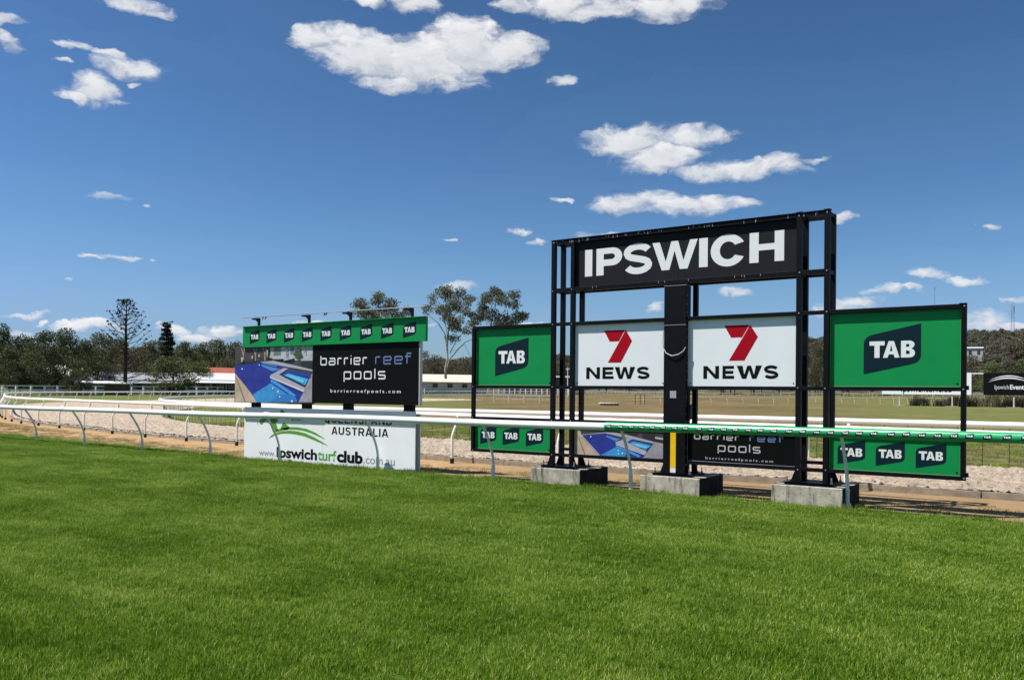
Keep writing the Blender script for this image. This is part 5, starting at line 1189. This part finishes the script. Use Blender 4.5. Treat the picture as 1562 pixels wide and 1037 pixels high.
def proto_tree(kind, seed):
    """unit tree: height 1, width about 1; returns trunk mesh and crown mesh"""
    r = random.Random(seed); cl = []; mb = MB()
    lo = {'dark': .16, 'mid': .2, 'brown': .22, 'green': .1}[kind]
    n = {'dark': 26, 'mid': 22, 'brown': 20, 'green': 20}[kind]
    for i in range(n):
        t = (i+.5)/n; z = lo+(.93-lo)*t; prof = math.sin(math.pi*min(1, .18+.78*t))**.7*.5
        a = i*2.4+r.uniform(-.4, .4); q = prof*r.uniform(.25, .85); s = r.uniform(.09, .17)
        cl.append((q*math.cos(a), q*math.sin(a), z, s*1.2, s*1.2, s*.62))
    lead = (r.uniform(-.03, .03), r.uniform(-.03, .03), .85)
    limb(mb, (0, 0, -.05), lead, .022, .006, .03, 6, seed)
    for i, c in enumerate(cl):
        if i % 2 == 0: z0 = max(.08, c[2]-.28); limb(mb, (lead[0]*z0, lead[1]*z0, z0), c[:3], .010, .003, .1, 3, seed*31+i)
    leafm = mt['leaf_'+kind]
    cm = crown_mesh('crown', cl, {'dark': 5200, 'mid': 4600, 'brown': 3200, 'green': 4200}[kind], .019, leafm, seed, .3)
    me = bpy.data.meshes.new('trunk'); me.from_pydata(mb.v, [], mb.f); me.materials.append(mt['bark']); me.update(); return me, cm
protos = {k: [proto_tree(k, 11*i+j*3+5) for j in range(2 if k == 'green' else 3)] for i, k in enumerate(('dark', 'mid', 'brown', 'green'))}
kindlab = {'dark': 'dark dense tree', 'mid': 'mid green tree', 'brown': 'brownish tree', 'green': 'green bushy tree'}
def place_of(x, y):
    a = (math.atan2(x-EYE.x, y-EYE.y)-yaw); px = 781+1290*math.tan(a)
    if px < 150: return 'at the far left'
    if px < 232: return 'round the bare pine'
    if px < 300: return 'above the stable roofs'
    if px < 370: return 'above the brick house'
    if px < 640: return 'behind the pool billboard'
    if px < 720: return 'between the billboard and the sign'
    if px < 870: return 'behind the left wing of the sign'
    if px < 1230: return 'behind the middle of the sign'
    if px < 1262: return 'between the right posts of the sign'
    return 'at the foot of the right hill'
ordn = ['leftmost', 'second from the left', 'third from the left', 'fourth from the left', 'fifth from the left', 'sixth from the left', 'seventh from the left', 'eighth from the left', 'ninth from the left', 'tenth from the left', 'eleventh from the left', 'twelfth from the left', 'thirteenth from the left', 'fourteenth from the left']
def azm(t): return math.atan2(t[1]-EYE.x, t[2]-EYE.y)
for i, (kind, x, y, z, h, w) in enumerate(D['trees']):
    tm, cm = protos[kind][i % len(protos[kind])]
    pl = place_of(x, y)
    peers = sorted((t for t in D['trees'] if t[0] == kind and place_of(t[1], t[2]) == pl), key=azm)
    lab = kindlab[kind]+' '+pl+(', '+ordn[[p_[1] for p_ in peers].index(x)] if len(peers) > 1 else '')
    o = thing('tree', lab, 'tree', (x, y, g(x, y)), 'trees beyond the perimeter fence', rz=random.uniform(0, 6.28))
    o.scale = (w*1.12, w*1.12, h*1.03)
    a = bpy.data.objects.new('trunk', tm); b = bpy.data.objects.new('crown', cm)
    for c in (a, b): coll.objects.link(c); c.parent = o
# hero trees
def px_to(x, y, rz_az, u, v): pass
def hero(name, label, key, clumps_px, px0, dist, mat, bark, trunk_pts, leaves, size, shell=.2, extra=()):
    x, y, _, zt_ = D[key]; gz = g(x, y); k = dist/1290
    a0 = math.atan2(x-EYE.x, y-EYE.y); o = thing(name, label, 'tree', (x, y, gz), rz=-a0)
    base_v = 598.5
    conv = lambda u, v, dep=0: ((u-px0)*k, dep, (base_v-v)*k+1.65-gz)
    cl = []
    for i, (u, v, ru, rv) in enumerate(clumps_px):
        dep = random.uniform(-3, 3); c = conv(u, v, dep); n_ = max(4, int(ru*rv/9))
        for j in range(n_):
            aa, bb = random.uniform(0, 6.28), random.random()**.5
            cl.append((c[0]+math.cos(aa)*bb*ru*k*.85, c[1]+random.uniform(-1.5, 1.5), c[2]+math.sin(aa)*bb*rv*k*.85, random.uniform(.9, 1.9), random.uniform(.9, 1.9), random.uniform(.6, 1.3)))
    me = crown_mesh('crown', cl, leaves, size, mat, sum(map(ord, key)), shell); c = bpy.data.objects.new('crown', me); coll.objects.link(c); c.parent = o
    mb = MB()
    for path, r0, r1 in trunk_pts:
        pts = [conv(u, v, dd) for u, v, dd in path]; n = len(pts); mb.tube(pts, [r0+(r1-r0)*i/(n-1) for i in range(n)], 7, caps=False)
    mb.build('trunk', bark, o, smooth=True); return o
# the two tall eucalypts between the billboard and the sign (crop scale 4.34 from 500,400)
E8 = lambda x, y: (500+x/4.339, 400+y/4.339)
def cp(L_): return [(*E8(x, y), rx/4.339, ry/4.339) for x, y, rx, ry in L_]
def tp(L_): return [(*E8(x, y), d) for x, y, d in L_]
hero('eucalyptus_tree', 'tall slender eucalyptus with a forked pale trunk right of the billboard', 'euc1',
     cp([(770,180,55,28),(865,200,40,30),(800,215,60,30),(690,250,38,26),(735,300,45,28),(830,270,60,35),(905,260,35,25),(880,330,45,25),(640,310,30,14),(760,355,40,25),(850,420,40,45),(810,500,25,25),(900,450,35,25),(820,400,40,40),(790,320,45,30)]),
     683, 215, mt['leaf_euc'], mt['bark_pale'],
     [(tp([(775,770,0),(772,700,0),(785,640,0),(782,560,0),(790,450,0),(795,330,0),(790,200,0)]), .36, .08), (tp([(782,560,0),(765,470,.5),(720,400,1),(660,350,1.5),(610,310,2)]), .2, .05), (tp([(775,720,0),(800,640,-.5),(850,580,-1),(900,530,-2),(960,505,-2)]), .2, .07), (tp([(790,450,0),(830,350,-1),(870,230,-1)]), .15, .04), (tp([(788,500,0),(760,380,1),(740,300,1)]), .12, .03), (tp([(800,600,0),(850,500,1),(930,420,1)]), .13, .04)],
     6800, .24, 0)
hero('eucalyptus_tree', 'broad open eucalyptus crown above the left green panel', 'euc2',
     cp([(1080,180,45,26),(1150,200,45,28),(1225,215,40,26),(1050,230,50,28),(1120,260,55,30),(1200,280,50,30),(1010,290,60,26),(960,330,40,24),(940,240,25,20),(1075,330,60,26),(1160,350,55,26),(1250,345,55,20),(1020,375,60,26),(950,390,40,24),(1120,395,70,22),(1215,385,40,20),(1290,350,24,12)]),
     757, 218, mt['leaf_euc'], mt['bark_pale'],
     [(tp([(1000,770,0),(1010,640,0),(1040,520,0),(1070,420,0),(1100,300,0),(1110,200,0)]), .34, .07), (tp([(1010,640,0),(950,480,1),(960,380,1),(1000,300,1)]), .18, .05), (tp([(1040,520,0),(1150,420,-1),(1230,340,-1),(1290,345,-1)]), .18, .04), (tp([(1070,420,0),(1160,320,0),(1210,220,0)]), .13, .04), (tp([(980,700,0),(900,540,1),(800,600,1)]), .05, .05)],
     8400, .24, 0)
hero('eucalyptus_tree', 'open eucalyptus crown rising above the billboard fascia', 'euc3',
     cp([(330,235,42,26),(320,270,40,26),(215,270,30,16),(205,300,26,14),(250,325,50,24),(420,275,42,24),(400,310,50,26),(330,330,60,26),(510,335,34,24),(200,350,34,20),(290,370,80,20),(420,365,60,20),(470,390,60,20),(250,400,70,25)]),
     575, 216, mt['leaf_euc'], mt['bark'],
     [(tp([(330,770,0),(335,600,0),(325,450,0),(330,320,0),(330,220,0)]), .34, .07), (tp([(325,480,0),(250,400,1),(210,300,1)]), .16, .04), (tp([(330,500,0),(420,400,-1),(430,280,-1)]), .16, .04), (tp([(380,440,0),(480,380,0),(515,330,0)]), .1, .04)],
     6800, .24, 0)
# bare pine: a central trunk, upswept whorled branches, tufts at their ends
def bunya(name, label, key, px0, dist, Hpx, Wpx, n_wh, tuft, dense):
    x, y, _, zt_ = D[key]; gz = g(x, y); k = dist/1290; H = Hpx*k; W = Wpx*k
    o = thing(name, label, 'tree', (x, y, gz)); mb = MB(); mb.tube([(0,0,-.3),(0,0,H*.5),(.1,0,H*.97)], [.42,.3,.06], 8); cl = []; rnd = random.Random(3)
    for i in range(n_wh):
        t = i/(n_wh-1); z = H*(.12+.80*t); rad = W*(.45+.55*math.sin(math.pi*min(1, .35+t*.65)))*(1-max(0, t-.72)*1.9)
        for j in range(6):
            a = i*1.3+j*6.283/6+rnd.uniform(-.3, .3); q = rad*rnd.uniform(.75, 1.05); rise = q*(.30+.75*t); 
            pts = [(0,0,z), (q*.5*math.cos(a), q*.5*math.sin(a), z+rise*.30), (q*math.cos(a), q*math.sin(a), z+rise)]
            mb.tube(pts, [.075,.05,.03], 4, caps=False)
            if t > .38 or rnd.random() < dense:
                for s in ((1.0,.82) if t > .42 else (1.0,)):
                    sz = tuft*rnd.uniform(.6, 1.15); cl.append((q*s*math.cos(a)+rnd.uniform(-.2,.2), q*s*math.sin(a), z+rise*(s**1.5), sz, sz, sz*.6))
            for s in (.55, .8):
                b0 = Vector(pts[1]).lerp(Vector(pts[2]), (s-.5)*2); mb.tube([b0, b0+Vector((rnd.uniform(-.6,.6), rnd.uniform(-.6,.6), rnd.uniform(.1,.7)))], [.025,.015], 3, caps=False)
    for q in range(7): cl.append((rnd.uniform(-1.6,1.6), rnd.uniform(-1,1), H*.985+rnd.uniform(-.25,.1), .5, .5, .25))
    mb.build('trunk', mt['bark_dark'], o); me = crown_mesh('crown', cl, len(cl)*(7 if dense < .5 else 34), .19 if dense < .5 else .3, mt['leaf_bunya'], 5, .1); c = bpy.data.objects.new('crown', me); coll.objects.link(c); c.parent = o
    return o
bunya('pine_tree', 'tall bare dark pine with upswept branches standing above the stables', 'bunya', 191, 180, 134, 34, 17, .34, .3)
bunya('pine_tree', 'small dome-topped dark pine on the skyline right of the bare pine', 'bunya_small', 253, 260, 98, 10, 12, .95, .9)

# wooded hill and far tree line: more trees than anyone could count
hp = []
for j in range(4):
    r_ = random.Random(50+j); cl = []
    for i in range(12):
        a = r_.uniform(0, 6.28); q = r_.uniform(0, 3.2); cl.append((q*math.cos(a), q*math.sin(a), r_.uniform(4.0, 10.5), r_.uniform(1.2, 2.2), r_.uniform(1.2, 2.2), r_.uniform(.9, 1.5)))
    me = crown_mesh('hill_crown', cl, 1100, .42, mt['leaf_hill'] if j < 3 else mt['leaf_brown'], 60+j, .3)
    mb = MB(); mb.tube([(0,0,-1),(0,0,8)], [.28,.1], 5, caps=False)
    for i in (0, 3, 6, 9): mb.tube([(0,0,3.5), cl[i][:3]], [.13,.05], 4, caps=False)
    base = len(me.vertices); tmp = bpy.data.meshes.new('hill_tree'); 
    n0 = len(me.vertices); co = np.empty(n0*3); me.vertices.foreach_get('co', co); V = [tuple(v) for v in co.reshape(-1, 3)]+mb.v
    F = [tuple(range(i*4, i*4+4)) for i in range(n0//4)]+[tuple(q+n0 for q in f) for f in mb.f]
    tmp.from_pydata(V, [], F); tmp.materials.append(me.materials[0]); tmp.materials.append(mt['bark_pale'])
    tmp.polygons.foreach_set('material_index', [0]*(n0//4)+[1]*len(mb.f)); ta = np.empty(n0); me.attributes['tint'].data.foreach_get('value', ta)
    a_ = tmp.attributes.new('tint', 'FLOAT', 'POINT'); a_.data.foreach_set('value', np.concatenate([ta, np.full(len(mb.v), .5)])); tmp.update()
    hp.append(bpy.data.objects.new('hill_tree', tmp))
P, Rz, S = [], [], []
for k in range(5200):
    a = random.uniform(-1.25, .25) ; r = random.choice((random.uniform(340, 900), random.uniform(560, 880)))
    if r < 420 and a > -.55 and random.random() < .5: continue
    x = EYE.x+r*math.sin(a); y = EYE.y+r*math.cos(a)
    if math.hypot(x-hx, y-hy) < 11 or (abs(a+.118) < .012 and 480 < r < 560): continue
    P.append((x, y, g(x, y)-.5)); Rz.append(random.uniform(0, 6.28)); S.append(random.uniform(.65, 1.35))
scatter('woodland', P, Rz, S, hp, 'grey-green eucalypt woodland covering the far hillside', 'woodland')
